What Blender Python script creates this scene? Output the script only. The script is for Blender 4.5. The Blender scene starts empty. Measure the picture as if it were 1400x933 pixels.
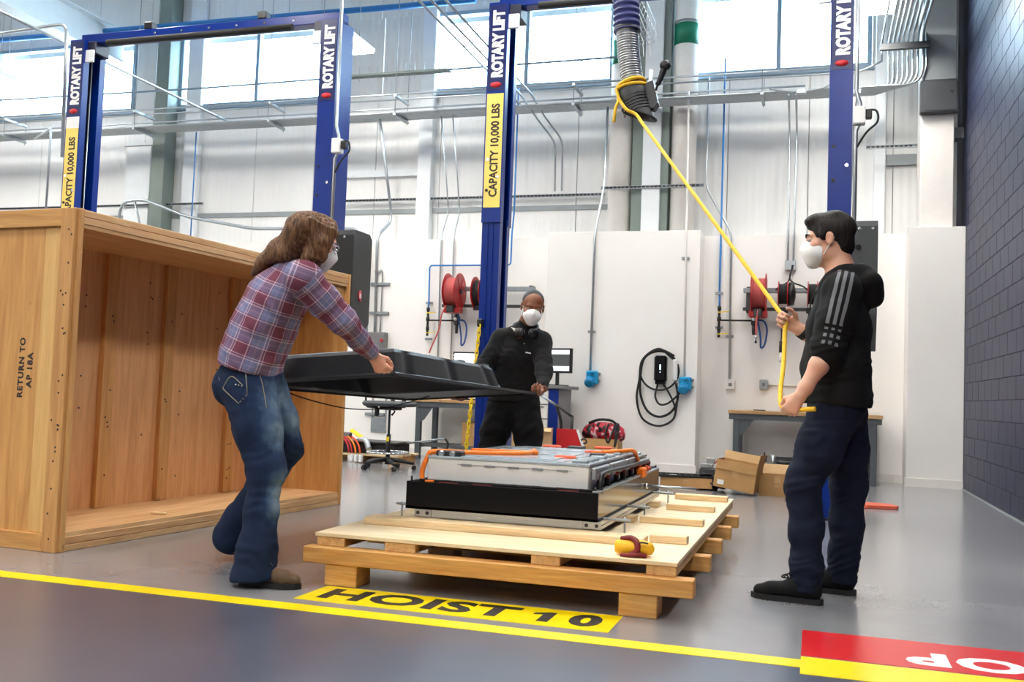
import bpy, bmesh, math, random
import numpy as np
from mathutils import Vector, Matrix, Euler, noise as mnoise

random.seed(7)
RNG = np.random.default_rng(11)
SC = bpy.context.scene
COL = SC.collection
PI = math.pi

# ------------------------------------------------------------------ camera
def camera_matrix(yaw, pitch, roll):
    cy, sy = math.cos(yaw), math.sin(yaw)
    fwd = Vector((-sy*math.cos(pitch), cy*math.cos(pitch), math.sin(pitch)))
    right = Vector((cy, sy, 0)); up = right.cross(fwd)
    r2 = math.cos(roll)*right + math.sin(roll)*up
    u2 = -math.sin(roll)*right + math.cos(roll)*up
    m = Matrix((r2, u2, -fwd)).transposed().to_4x4()
    m.translation = (0, 0, 0.9)
    return m
cam_data = bpy.data.cameras.new('camera')
cam_data.sensor_width = 36.0
cam_data.lens = 1334.66/1400*36
cam_data.clip_start = 0.05
cam = bpy.data.objects.new('camera', cam_data)
COL.objects.link(cam)
cam.matrix_world = camera_matrix(0.302957, 0.0548983, 0.0368464)
SC.camera = cam

# ------------------------------------------------------------------ world, exposure
w = bpy.data.worlds.new('overcast_sky'); SC.world = w; w.use_nodes = True
bg = w.node_tree.nodes['Background']
bg.inputs['Color'].default_value = (0.60, 0.83, 1.0, 1)
bg.inputs['Strength'].default_value = 13.0
vs = SC.view_settings
SC.display_settings.display_device = 'sRGB'
vs.view_transform = 'Standard'; vs.look = 'None'; vs.gamma = 1.0
vs.use_curve_mapping = False
vs.exposure = 1.06
LAMP_POWER = 34.0
SC.cycles.use_denoising = True
SC.cycles.max_bounces = 8
SC.cycles.diffuse_bounces = 4
SC.cycles.caustics_reflective = False
SC.cycles.caustics_refractive = False
SC.cycles.sample_clamp_indirect = 6.0

# ------------------------------------------------------------------ materials
MATS = {}
def srgb(r, g, b):
    f = lambda c: (c/255)/12.92 if c/255 <= 0.04045 else (((c/255)+0.055)/1.055)**2.4
    return (f(r), f(g), f(b))
def newmat(name):
    m = bpy.data.materials.new(name); m.use_nodes = True
    nt = m.node_tree; b = nt.nodes['Principled BSDF']
    MATS[name] = m
    return m, nt, b
def nd(nt, t, **kw):
    n = nt.nodes.new(t)
    for k, v in kw.items():
        if k in n.inputs: n.inputs[k].default_value = v
        else: setattr(n, k, v)
    return n
def mixcol(nt, fac, a, b, mode='MIX'):
    n = nt.nodes.new('ShaderNodeMix'); n.data_type = 'RGBA'; n.blend_type = mode
    for i, v in ((0, fac), (6, a), (7, b)):
        if isinstance(v, (int, float)): n.inputs[i].default_value = v
        elif isinstance(v, tuple): n.inputs[i].default_value = (*v[:3], 1)
        else: nt.links.new(v, n.inputs[i])
    return n.outputs[2]
def coords(nt, scale=(1, 1, 1), kind='Object'):
    tc = nt.nodes.new('ShaderNodeTexCoord'); mp = nt.nodes.new('ShaderNodeMapping')
    mp.inputs['Scale'].default_value = scale
    nt.links.new(tc.outputs[kind], mp.inputs['Vector'])
    return mp.outputs['Vector']
def ramp(nt, src, stops):
    r = nt.nodes.new('ShaderNodeValToRGB')
    el = r.color_ramp.elements
    while len(el) < len(stops): el.new(0.5)
    for e, (p, c) in zip(el, stops):
        e.position = p
        e.color = (*c[:3], 1) if isinstance(c, tuple) else (c, c, c, 1)
    nt.links.new(src, r.inputs[0])
    return r.outputs[0]
def bump(nt, b, src, strength=0.2, dist=0.01):
    n = nd(nt, 'ShaderNodeBump'); n.inputs['Strength'].default_value = strength
    n.inputs['Distance'].default_value = dist
    nt.links.new(src, n.inputs['Height']); nt.links.new(n.outputs[0], b.inputs['Normal'])
def pm(name, c, rough=0.5, metal=0.0, var=0.08, scale=6.0, bmp=0.0, bscale=150.0, coat=0.0, spec=0.5, emit=None):
    """painted / moulded surface with a little uneven tone and fine relief"""
    m, nt, b = newmat(name)
    v = coords(nt)
    n = nd(nt, 'ShaderNodeTexNoise', Scale=scale, Detail=5.0)
    nt.links.new(v, n.inputs['Vector'])
    lo = tuple(x*(1-var) for x in c); hi = tuple(min(1, x*(1+var)) for x in c)
    nt.links.new(ramp(nt, n.outputs[0], [(0.3, lo), (0.7, hi)]), b.inputs['Base Color'])
    b.inputs['Roughness'].default_value = rough; b.inputs['Metallic'].default_value = metal
    b.inputs['Coat Weight'].default_value = coat
    b.inputs['Specular IOR Level'].default_value = spec
    if bmp:
        n2 = nd(nt, 'ShaderNodeTexNoise', Scale=bscale, Detail=3.0); nt.links.new(v, n2.inputs['Vector'])
        bump(nt, b, n2.outputs[0], bmp, 0.004)
    if emit:
        b.inputs['Emission Color'].default_value = (*emit[0], 1); b.inputs['Emission Strength'].default_value = emit[1]
    return m
def woodmat(name, c1, c2, axis='Z', rough=0.6, knots=True, scale=1.0, grain=1.0):
    m, nt, b = newmat(name)
    lo, hi = 1.2*scale, 16.0*scale
    sc = {'X': (lo, hi, hi), 'Y': (hi, lo, hi), 'Z': (hi, hi, lo)}[axis]
    oi = nt.nodes.new('ShaderNodeObjectInfo')
    tc = nt.nodes.new('ShaderNodeTexCoord')
    add = nt.nodes.new('ShaderNodeVectorMath'); add.operation = 'ADD'
    sclr = nt.nodes.new('ShaderNodeVectorMath'); sclr.operation = 'SCALE'
    comb = nt.nodes.new('ShaderNodeCombineXYZ')
    for i in range(3): nt.links.new(oi.outputs['Random'], comb.inputs[i])
    nt.links.new(comb.outputs[0], sclr.inputs[0]); sclr.inputs['Scale'].default_value = 9.0
    nt.links.new(tc.outputs['Object'], add.inputs[0]); nt.links.new(sclr.outputs[0], add.inputs[1])
    mp = nt.nodes.new('ShaderNodeMapping'); mp.inputs['Scale'].default_value = sc
    nt.links.new(add.outputs[0], mp.inputs['Vector'])
    n = nd(nt, 'ShaderNodeTexNoise', Scale=1.0, Detail=6.0, Distortion=1.2)
    nt.links.new(mp.outputs[0], n.inputs['Vector'])
    n2 = nd(nt, 'ShaderNodeTexNoise', Scale=6.0, Detail=3.0)
    nt.links.new(mp.outputs[0], n2.inputs['Vector'])
    base = ramp(nt, n.outputs[0], [(0.33, c2), (0.5, tuple((a+d)/2 for a, d in zip(c1, c2))), (0.68, c1)])
    fine = ramp(nt, n2.outputs[0], [(0.38, 0.80-0.1*grain), (0.6, 1.0)])
    col = mixcol(nt, 0.55*grain, base, fine, 'MULTIPLY')
    # board to board tone
    hv = ramp(nt, oi.outputs['Random'], [(0.0, 0.86), (1.0, 1.0)])
    col = mixcol(nt, 0.7, col, hv, 'MULTIPLY')
    if knots:
        vo = nd(nt, 'ShaderNodeTexVoronoi', Scale=3.2); nt.links.new(add.outputs[0], vo.inputs['Vector'])
        k = ramp(nt, vo.outputs['Distance'], [(0.035, 1.0), (0.075, 0.0)])
        kn = nd(nt, 'ShaderNodeMath', operation='MULTIPLY'); kn.inputs[1].default_value = 0.65
        nt.links.new(k, kn.inputs[0])
        col = mixcol(nt, kn.outputs[0], col, tuple(x*0.3 for x in c2))
    nt.links.new(col, b.inputs['Base Color'])
    b.inputs['Roughness'].default_value = rough
    bump(nt, b, n2.outputs[0], 0.15, 0.003)
    return m

# ------------------------------------------------------------------ mesh builder
class MB:
    def __init__(s): s.v = []; s.f = []; s.smooth = []
    def add(s, verts, faces, smooth=False):
        o = len(s.v); s.v += [tuple(v) for v in verts]
        s.f += [tuple(i+o for i in f) for f in faces]; s.smooth += [smooth]*len(faces)
        return s
    def box(s, x0, x1, y0, y1, z0, z1, m=None, ch=0.0):
        """axis box, optional chamfer ch, optional matrix m"""
        if x0 > x1: x0, x1 = x1, x0
        if y0 > y1: y0, y1 = y1, y0
        if z0 > z1: z0, z1 = z1, z0
        if ch <= 0:
            V = [(x, y, z) for z in (z0, z1) for y in (y0, y1) for x in (x0, x1)]
            Fc = [(0, 2, 3, 1), (4, 5, 7, 6), (0, 1, 5, 4), (2, 6, 7, 3), (0, 4, 6, 2), (1, 3, 7, 5)]
        else:
            ch = min(ch, (x1-x0)*.45, (y1-y0)*.45, (z1-z0)*.45)
            b = bmesh.new()
            V = [b.verts.new((x, y, z)) for z in (z0, z1) for y in (y0, y1) for x in (x0, x1)]
            for f in [(0, 2, 3, 1), (4, 5, 7, 6), (0, 1, 5, 4), (2, 6, 7, 3), (0, 4, 6, 2), (1, 3, 7, 5)]:
                b.faces.new([V[i] for i in f])
            bmesh.ops.bevel(b, geom=b.edges[:], offset=ch, segments=1, affect='EDGES', profile=0.5)
            b.verts.index_update()
            V = [v.co.copy() for v in b.verts]; Fc = [tuple(v.index for v in f.verts) for f in b.faces]
            b.free()
        if m is not None: V = [m @ Vector(v) for v in V]
        return s.add(V, Fc)
    def cbox(s, c, size, m=None, ch=0.0):
        x, y, z = c; a, b, d = (q/2 for q in size)
        return s.box(x-a, x+a, y-b, y+b, z-d, z+d, m, ch)
    def bar(s, p0, p1, wdt, hgt, up=(0, 0, 1), ch=0.0):
        """rectangular bar from p0 to p1"""
        p0, p1 = Vector(p0), Vector(p1); d = p1-p0; L = d.length; d.normalize()
        u = Vector(up); sd = d.cross(u)
        if sd.length < 1e-4: sd = d.cross(Vector((1, 0, 0)))
        sd.normalize(); u = sd.cross(d)
        M = Matrix((d, sd, u)).transposed().to_4x4(); M.translation = p0
        return s.box(0, L, -wdt/2, wdt/2, -hgt/2, hgt/2, M, ch)
    def tube(s, path, r, n=8, cap=True, closed=False):
        P = [Vector(p) for p in path]; N = len(P)
        R = r if isinstance(r, (list, tuple)) else [r]*N
        T = []
        for i in range(N):
            if closed: t = P[(i+1) % N]-P[i-1]
            else: t = P[min(i+1, N-1)]-P[max(i-1, 0)]
            T.append(t.normalized() if t.length > 1e-9 else Vector((0, 0, 1)))
        a = Vector((0, 0, 1)) if abs(T[0].z) < 0.9 else Vector((1, 0, 0))
        u = T[0].cross(a).normalized(); V = []
        for i in range(N):
            u = (u - T[i]*u.dot(T[i]))
            u = u.normalized() if u.length > 1e-6 else T[i].orthogonal().normalized()
            w_ = T[i].cross(u)
            for k in range(n):
                an = 2*PI*k/n
                V.append(P[i] + (u*math.cos(an)+w_*math.sin(an))*R[i])
        Fc = []
        for i in range(N if closed else N-1):
            j = (i+1) % N
            for k in range(n):
                l = (k+1) % n
                Fc.append((i*n+k, i*n+l, j*n+l, j*n+k))
        s.add(V, Fc, True)
        if cap and not closed:
            o = len(s.v)-N*n
            s.f += [tuple(o+k for k in range(n))[::-1], tuple(o+(N-1)*n+k for k in range(n))]; s.smooth += [False, False]
        return s
    def cyl(s, p0, p1, r0, r1=None, n=16):
        return s.tube([p0, p1], [r0, r0 if r1 is None else r1], n)
    def lathe(s, prof, m=None, n=24, cap=True):
        """prof: list of (r, z), around local z"""
        V = []; Fc = []
        for r, z in prof:
            for k in range(n):
                a = 2*PI*k/n; V.append(Vector((r*math.cos(a), r*math.sin(a), z)))
        for i in range(len(prof)-1):
            for k in range(n):
                l = (k+1) % n
                Fc.append((i*n+k, i*n+l, (i+1)*n+l, (i+1)*n+k))
        if cap:
            Fc.append(tuple(range(n))[::-1]); Fc.append(tuple((len(prof)-1)*n+k for k in range(n)))
        if m is not None: V = [m @ v for v in V]
        return s.add(V, Fc, True)
    def prism(s, poly, z0, z1, m=None):
        """extrude 2-D polygon (ccw) from z0 to z1 in local frame m"""
        n = len(poly)
        V = [Vector((x, y, z0)) for x, y in poly]+[Vector((x, y, z1)) for x, y in poly]
        Fc = [tuple(range(n))[::-1], tuple(range(n, 2*n))]
        for i in range(n):
            j = (i+1) % n; Fc.append((i, j, n+j, n+i))
        if m is not None: V = [m @ v for v in V]
        return s.add(V, Fc)
    def ball(s, c, r, n=10, m=None):
        rx, ry, rz = r if isinstance(r, (tuple, list)) else (r, r, r)
        V = []; Fc = []; k2 = n*2
        for i in range(1, n):
            t = PI*i/n
            for k in range(k2):
                a = 2*PI*k/k2
                V.append(Vector((c[0]+rx*math.sin(t)*math.cos(a), c[1]+ry*math.sin(t)*math.sin(a), c[2]-rz*math.cos(t))))
        for i in range(n-2):
            for k in range(k2):
                l = (k+1) % k2
                Fc.append((i*k2+k, i*k2+l, (i+1)*k2+l, (i+1)*k2+k))
        V += [Vector((c[0], c[1], c[2]-rz)), Vector((c[0], c[1], c[2]+rz))]
        b0, t0 = len(V)-2, len(V)-1
        for k in range(k2):
            l = (k+1) % k2
            Fc.append((b0, l, k)); Fc.append((t0, (n-2)*k2+k, (n-2)*k2+l))
        if m is not None: V = [m @ v for v in V]
        return s.add(V, Fc, True)
    def mesh(s, name, mat, inv=None):
        me = bpy.data.meshes.new(name)
        V = s.v if inv is None else [tuple(inv @ Vector(v)) for v in s.v]
        me.from_pydata(V, [], s.f)
        me.polygons.foreach_set('use_smooth', s.smooth)
        if mat: me.materials.append(MATS[mat] if isinstance(mat, str) else mat)
        me.update()
        return me

def link(name, me, parent=None):
    o = bpy.data.objects.new(name, me); COL.objects.link(o)
    if parent is not None: o.parent = parent
    return o
def world_of(o):
    m = o.matrix_basis.copy()
    while o.parent is not None:
        o = o.parent; m = o.matrix_basis @ m
    return m
def part(name, mb, mat, parent, label=None, local=False):
    """a child mesh; geometry given in world coordinates unless local"""
    inv = None if local else world_of(parent).inverted()
    o = link(name, mb.mesh(name, mat, inv), parent)
    if label: o['label'] = label
    return o
def tag(o, label=None, cat=None, group=None, kind=None):
    if label: o['label'] = label
    if cat: o['category'] = cat
    if group: o['group'] = group
    if kind: o['kind'] = kind
    return o
def thing(name, label, cat, loc=(0, 0, 0), rotz=0.0, group=None):
    o = link(name, None); o.location = loc; o.rotation_euler = (0, 0, rotz); o.empty_display_size = 0.1
    return tag(o, label, cat, group)
def solo(name, mb, mat, label, cat, group=None, kind=None):
    """a thing that is one mesh; its origin goes to the middle of its underside"""
    a = np.array(mb.v); lo, hi = a.min(0), a.max(0)
    L = Vector(((lo[0]+hi[0])/2, (lo[1]+hi[1])/2, lo[2]))
    o = link(name, mb.mesh(name, mat, Matrix.Translation(-L))); o.location = L
    return tag(o, label, cat, group, kind)
def struct(name, mb, mat, parent=None):
    o = link(name, mb.mesh(name, mat), parent)
    if parent is None: o['kind'] = 'structure'
    return o
def fillet(path, r=0.08, n=5):
    P = [Vector(p) for p in path]; out = [P[0]]
    for i in range(1, len(P)-1):
        a, b, c = P[i-1], P[i], P[i+1]
        u = (a-b); v = (c-b); rr = min(r, u.length*0.49, v.length*0.49)
        p0 = b+u.normalized()*rr; p1 = b+v.normalized()*rr
        for k in range(n+1):
            t = k/n; out.append(p0*(1-t)**2+b*2*t*(1-t)+p1*t*t)
    out.append(P[-1]); return out
def spline(P, n=6):
    """Catmull-Rom through P"""
    P = [Vector(p) for p in P]; Q = [P[0]*2-P[1]]+P+[P[-1]*2-P[-2]]; out = []
    for i in range(1, len(Q)-2):
        a, b, c, d = Q[i-1:i+3]
        for k in range(n):
            t = k/n
            out.append(0.5*((2*b)+(c-a)*t+(2*a-5*b+4*c-d)*t*t+(3*b-a-3*c+d)*t**3))
    out.append(P[-1]); return out
def text_mb(body, size, m, ext=0.001, bold=0.0, sx=1.0, align='CENTER', stencil=False, spacing=1.0):
    """flat lettering with a little thickness: local x along the line, y up, z out"""
    cu = bpy.data.curves.new('lettering', 'FONT'); cu.body = body; cu.size = size
    cu.align_x = align; cu.align_y = 'CENTER'; cu.extrude = ext; cu.offset = bold; cu.space_character = spacing
    cu.resolution_u = 3
    o = bpy.data.objects.new('lettering', cu); COL.objects.link(o)
    dg = bpy.context.evaluated_depsgraph_get(); dg.update()
    me = bpy.data.meshes.new_from_object(o.evaluated_get(dg))
    mb = MB(); S = Matrix.Diagonal((sx, 1, 1, 1))
    mb.add([m @ (S @ v.co) for v in me.vertices], [tuple(p.vertices) for p in me.polygons])
    bpy.data.objects.remove(o); bpy.data.curves.remove(cu); bpy.data.meshes.remove(me)
    return mb
def frame(origin, x, y):
    """matrix with local x, y along given directions"""
    x = Vector(x).normalized(); y = Vector(y); z = x.cross(y).normalized(); y = z.cross(x)
    M = Matrix((x, y, z)).transposed().to_4x4(); M.translation = Vector(origin); return M
def copy_tree(o, parent=None):
    c = o.copy(); COL.objects.link(c)
    if parent is not None: c.parent = parent
    for ch in list(o.children): copy_tree(ch, c)
    return c

# colours
pm('white_wall', srgb(246, 243, 238), 0.55, var=0.02, scale=1.5, bmp=0.05, bscale=40)
pm('white_trim', srgb(236, 232, 226), 0.4, var=0.03)
pm('ceiling_white', srgb(215, 220, 222), 0.7, var=0.04)
pm('grey_wall', srgb(170, 168, 165), 0.8, var=0.05)  # plain grey for the wall backing and the front wall
pm('steel_white', srgb(226, 230, 232), 0.45, var=0.03)
pm('steel_green_grey', srgb(120, 132, 126), 0.5, var=0.05)
pm('steel_grey', srgb(140, 146, 148), 0.5, var=0.05)
pm('frame_grey', srgb(140, 162, 180), 0.45, var=0.04)
pm('lift_blue', srgb(0, 42, 128), 0.28, var=0.06, spec=.35)
pm('lift_dark', srgb(10, 16, 48), 0.4, var=0.1)
pm('label_blue', srgb(10, 26, 88), 0.3, var=0.04)
pm('label_white', srgb(240, 240, 238), 0.4, var=0.02)
pm('label_yellow', srgb(250, 218, 110), 0.4, var=0.03)
pm('letter_black', srgb(28, 26, 24), 0.5, var=0.05)
pm('letter_dark', srgb(48, 40, 34), 0.6, var=0.1)
pm('logo_red', srgb(196, 30, 42), 0.4, var=0.05)
pm('galvanised', srgb(176, 182, 186), 0.32, 0.85, var=0.08, scale=20)
pm('galvanised_dull', srgb(150, 156, 160), 0.45, 0.7, var=0.1, scale=20)
pm('steel_dark', srgb(70, 72, 74), 0.4, 0.7, var=0.12)
pm('chrome', srgb(215, 218, 220), 0.12, 1.0, var=0.02)
pm('aluminium', srgb(205, 207, 208), 0.3, 0.9, var=0.05, scale=10)
pm('module_silver', srgb(228, 228, 226), 0.45, 0.15, var=0.05, scale=4)
pm('module_top', srgb(200, 212, 220), 0.18, 0.45, var=0.06, scale=3)
pm('black_plastic', srgb(20, 20, 22), 0.42, var=0.12, bmp=0.05, bscale=300)
pm('black_gloss', srgb(7, 6, 7), 0.3, spec=.25, var=0.08)
pm('black_rubber', srgb(22, 22, 23), 0.7, var=0.1)
pm('lid_black', srgb(38, 40, 43), 0.45, var=0.12, bmp=0.08, bscale=220)
pm('dark_grey', srgb(62, 65, 68), 0.5, var=0.08)
pm('cabinet_grey', srgb(118, 118, 118), 0.45, var=0.06)
pm('bench_grey', srgb(82, 88, 92), 0.45, var=0.06)
pm('orange_cable', srgb(250, 128, 32), 0.45, var=0.06)
pm('orange_red', srgb(235, 84, 40), 0.45, var=0.06)
pm('red_reel', srgb(176, 24, 30), 0.35, var=0.08)
pm('red_paint', srgb(188, 28, 34), 0.35, var=0.06)
pm('red_hose', srgb(202, 96, 92), 0.5, var=0.08)
pm('red_dark', srgb(120, 24, 24), 0.6, var=0.15)
pm('blue_pipe', srgb(40, 120, 190), 0.4, var=0.06)
pm('blue_hose', srgb(34, 84, 150), 0.45, var=0.06)
pm('socket_blue', srgb(30, 150, 200), 0.35, var=0.06)
pm('yellow_tape', srgb(250, 220, 10), 0.3, var=0.04, scale=3)
pm('red_tape', srgb(208, 30, 36), 0.28, var=0.04, scale=3)
pm('yellow_plastic', srgb(245, 214, 20), 0.45, var=0.06)
pm('yellow_rope', srgb(246, 196, 40), 0.6, var=0.12, scale=60, bmp=0.4, bscale=120)
pm('yellow_pouch', srgb(246, 186, 14), 0.55, var=0.06)
pm('green_band', srgb(14, 120, 88), 0.4, var=0.04)
pm('cardboard', srgb(182, 140, 88), 0.75, var=0.08, scale=8, bmp=0.05)
pm('cardboard_light', srgb(222, 186, 136), 0.75, var=0.06, scale=8)
pm('paper_white', srgb(235, 235, 232), 0.6, var=0.03)
pm('hose_blue', srgb(66, 72, 130), 0.45, var=0.08)
pm('screen_white', srgb(225, 230, 232), 0.3, var=0.02, emit=(srgb(225, 232, 238), 0.6))
pm('screen_dark', srgb(60, 62, 62), 0.3, var=0.05, emit=(srgb(70, 72, 72), 0.3))
pm('lamp_diffuser', (1, 1, 1), 0.5, var=0.0, emit=((1.0, 0.96, 0.90), LAMP_POWER))
pm('led_blue', srgb(170, 210, 255), 0.3, emit=((0.5, 0.75, 1.0), 4.0))
pm('orange_mat', srgb(226, 104, 74), 0.5, var=0.08)
m_, nt_, b_ = newmat('red_camo'); n_ = nd(nt_, 'ShaderNodeTexNoise', Scale=16.0, Detail=2.0); nt_.links.new(coords(nt_), n_.inputs['Vector'])
nt_.links.new(ramp(nt_, n_.outputs[0], [(0.42, srgb(24, 16, 18)), (0.46, srgb(176, 24, 44)), (0.58, srgb(196, 40, 60)), (0.62, srgb(225, 190, 195))]), b_.inputs['Base Color']); b_.inputs['Roughness'].default_value = 0.5
pm('copper', srgb(190, 130, 70), 0.35, 0.8)
woodmat('ply_warm', srgb(226, 172, 104), srgb(206, 146, 80), 'Z', 0.62, grain=.6)
woodmat('ply_light', srgb(238, 196, 128), srgb(222, 172, 102), 'Z', 0.62, knots=False, grain=.5)
woodmat('ply_inner', srgb(236, 182, 128), srgb(216, 158, 104), 'Z', 0.65, grain=.6)
woodmat('board_warm_z', srgb(228, 174, 108), srgb(204, 148, 86), 'Z', 0.6, grain=.7)
woodmat('board_warm_x', srgb(228, 174, 104), srgb(204, 146, 80), 'X', 0.6, grain=.7)
woodmat('board_warm_y', srgb(232, 190, 138), srgb(208, 158, 106), 'Y', 0.6, grain=.7)
woodmat('pine_x', srgb(252, 228, 184), srgb(238, 202, 148), 'X', 0.6)
woodmat('pine_orange_x', srgb(232, 180, 108), srgb(212, 150, 78), 'X', 0.58)
woodmat('pine_y', srgb(236, 196, 132), srgb(212, 160, 98), 'Y', 0.6)
woodmat('ply_pale', srgb(252, 234, 198), srgb(242, 214, 170), 'X', 0.6, knots=False, grain=0.6)
woodmat('bench_wood', srgb(216, 176, 126), srgb(186, 140, 92), 'X', 0.5)
# ================================================================== THE SETTING
def floor_mat(name, c1, c2, rough):
    m, nt, b = newmat(name); v = coords(nt)
    n = nd(nt, 'ShaderNodeTexNoise', Scale=0.9, Detail=8.0, Roughness=0.6); nt.links.new(v, n.inputs['Vector'])
    n2 = nd(nt, 'ShaderNodeTexNoise', Scale=90.0, Detail=3.0); nt.links.new(v, n2.inputs['Vector'])
    c = ramp(nt, n.outputs[0], [(0.35, c1), (0.65, c2)])
    c = mixcol(nt, 0.12, c, n2.outputs[0], 'MULTIPLY')
    nt.links.new(c, b.inputs['Base Color'])
    b.inputs['Roughness'].default_value = rough
    b.inputs['Coat Weight'].default_value = 0.55; b.inputs['Coat Roughness'].default_value = 0.17
floor_mat('epoxy_grey', srgb(136, 136, 140), srgb(152, 152, 154), 0.26)
floor_mat('epoxy_slate', srgb(70, 73, 90), srgb(82, 85, 102), 0.34)
def wall_panel_mat():
    m, nt, b = newmat('metal_panel'); v = coords(nt)
    wv = nd(nt, 'ShaderNodeTexWave', Scale=1.0, wave_type='BANDS', bands_direction='X', wave_profile='TRI')
    mp = nt.nodes.new('ShaderNodeMapping'); mp.inputs['Scale'].default_value = (3.2, 0, 0)
    nt.links.new(v, mp.inputs['Vector']); nt.links.new(mp.outputs[0], wv.inputs['Vector'])
    n = nd(nt, 'ShaderNodeTexNoise', Scale=1.2, Detail=3.0); nt.links.new(v, n.inputs['Vector'])
    nt.links.new(ramp(nt, n.outputs[0], [(0.3, srgb(222, 222, 220)), (0.7, srgb(232, 232, 230))]), b.inputs['Base Color'])
    b.inputs['Roughness'].default_value = 0.5
    bump(nt, b, wv.outputs[0], 0.5, 0.006)
wall_panel_mat()
def block_mat(name, brick=False):
    m, nt, b = newmat(name); v = coords(nt)
    n = nd(nt, 'ShaderNodeTexNoise', Scale=60.0, Detail=5.0); nt.links.new(v, n.inputs['Vector'])
    oi = nt.nodes.new('ShaderNodeObjectInfo')
    c = ramp(nt, oi.outputs['Random'], [(0, srgb(38, 43, 68)), (1, srgb(42, 47, 73))])
    nt.links.new(c, b.inputs['Base Color']); b.inputs['Roughness'].default_value = 0.42; b.inputs['Specular IOR Level'].default_value = 0.22
    bump(nt, b, n.outputs[0], 0.25, 0.004)
block_mat('blue_block')
pm('blue_joint', srgb(30, 34, 56), 0.6, var=0.05)
def glass_mat():
    m, nt, b = newmat('window_glass')
    for n in list(nt.nodes):
        if n.type == 'BSDF_PRINCIPLED': nt.nodes.remove(n)
    out = [n for n in nt.nodes if n.type == 'OUTPUT_MATERIAL'][0]
    t = nd(nt, 'ShaderNodeBsdfTransparent'); t.inputs[0].default_value = (0.94, 0.97, 0.98, 1)
    g = nd(nt, 'ShaderNodeBsdfGlossy'); g.inputs['Roughness'].default_value = 0.05
    mx = nt.nodes.new('ShaderNodeMixShader'); mx.inputs[0].default_value = 0.05
    nt.links.new(t.outputs[0], mx.inputs[1]); nt.links.new(g.outputs[0], mx.inputs[2]); nt.links.new(mx.outputs[0], out.inputs[0])
glass_mat()

XL, XR, YF, YB, ZC = -20.0, 1.64, -8.0, 13.3, 7.6
struct('floor', MB().box(XL, XR+.3, 3.60, YB+.3, -0.1, 0.0), 'epoxy_grey')
struct('floor', MB().box(XL, XR+.3, YF, 3.60, -0.1, 0.0), 'epoxy_slate')
# low plastered block wall, with two proud piers
lowY, prY, ZL = 12.80, 12.35, 3.06
wb = struct('wall_back_lower', MB().box(XL, 1.05, lowY, YB, 0, ZL), 'white_wall')
struct('pier', MB().box(-3.41, -1.42, prY, lowY, 0, ZL, ch=0.006), 'white_wall', wb)
struct('pier', MB().box(1.02, XR, prY, YB, 0, ZL, ch=0.006), 'white_wall', wb)
struct('baseboard_back', MB().box(XL, -3.41, lowY-.012, lowY, 0, .1), 'white_trim')
struct('baseboard_back', MB().box(-1.42, 1.02, lowY-.012, lowY, 0, .1), 'white_trim')
struct('baseboard_back', MB().box(-3.425, -1.405, prY-.012, prY, 0, .1), 'white_trim')
struct('baseboard_back', MB().box(1.005, XR-.003, prY-.012, prY, 0, .1), 'white_trim')
# upper wall: metal panels around the high windows
WZ0, WZ1 = 5.40, 6.50
WIN = [(-13.75, -10.85, [-12.28]), (-9.98, -7.20, [-8.55]), (-5.52, -2.80, [-4.09]), (-1.75, 0.62, [-0.56])]
up = struct('wall_back', MB().box(XL, XR+.3, YB+.28, YB+.30, ZL, WZ0).box(XL, XR+.3, YB+.28, YB+.30, WZ1, ZC+.2), 'grey_wall')
edges = [XL]+[e for a, b_, _ in WIN for e in (a, b_)]+[XR+.3]
def panels(x0, x1, z0, z1, step=1.07):
    n = max(1, round((x1-x0)/step)); wd = (x1-x0)/n
    me = MB().box(-wd/2+.005, wd/2-.005, -.04, 0, 0, z1-z0).mesh('panel', 'metal_panel')
    for i in range(n):
        o = link('panel', me, up); o.location = (x0+wd*(i+.5), YB+.04, z0)
panels(XL, XR+.3, ZL, WZ0-.06, 1.07)
panels(XL, XR+.3, WZ1+.06, ZC, 1.07)
for i in range(0, len(edges), 2): panels(edges[i], edges[i+1], WZ0-.06, WZ1+.06)
struct('wall_back', MB().box(XL, XR+.3, YB+.05, YB+.28, ZL, WZ0-.05), 'grey_wall')
for k, (a, b_, mull) in enumerate(WIN):
    f = MB()
    y0, y1 = YB-.03, YB+.09
    f.box(a, b_, y0, y1, WZ0-.06, WZ0, ch=.006).box(a, b_, y0, y1, WZ1, WZ1+.06, ch=.006)
    f.box(a, a+.06, y0, y1, WZ0, WZ1, ch=.006).box(b_-.06, b_, y0, y1, WZ0, WZ1, ch=.006)
    wo = struct('window_%d' % (k+1), f, 'frame_grey')
    xs = [a+.06]+mull+[b_-.06]
    for mx in mull: struct('mullion', MB().box(mx-.03, mx+.03, y0+.01, y1, WZ0, WZ1, ch=.004), 'frame_grey', wo)
    for i in range(len(xs)-1): struct('pane', MB().box(xs[i]+.001, xs[i+1]-.001, YB+.03, YB+.036, WZ0, WZ1), 'window_glass', wo)
    struct('sill', MB().box(a-.03, b_+.03, YB-.05, YB+.04, WZ0-.10, WZ0-.06, ch=.005), 'frame_grey', wo)
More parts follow.
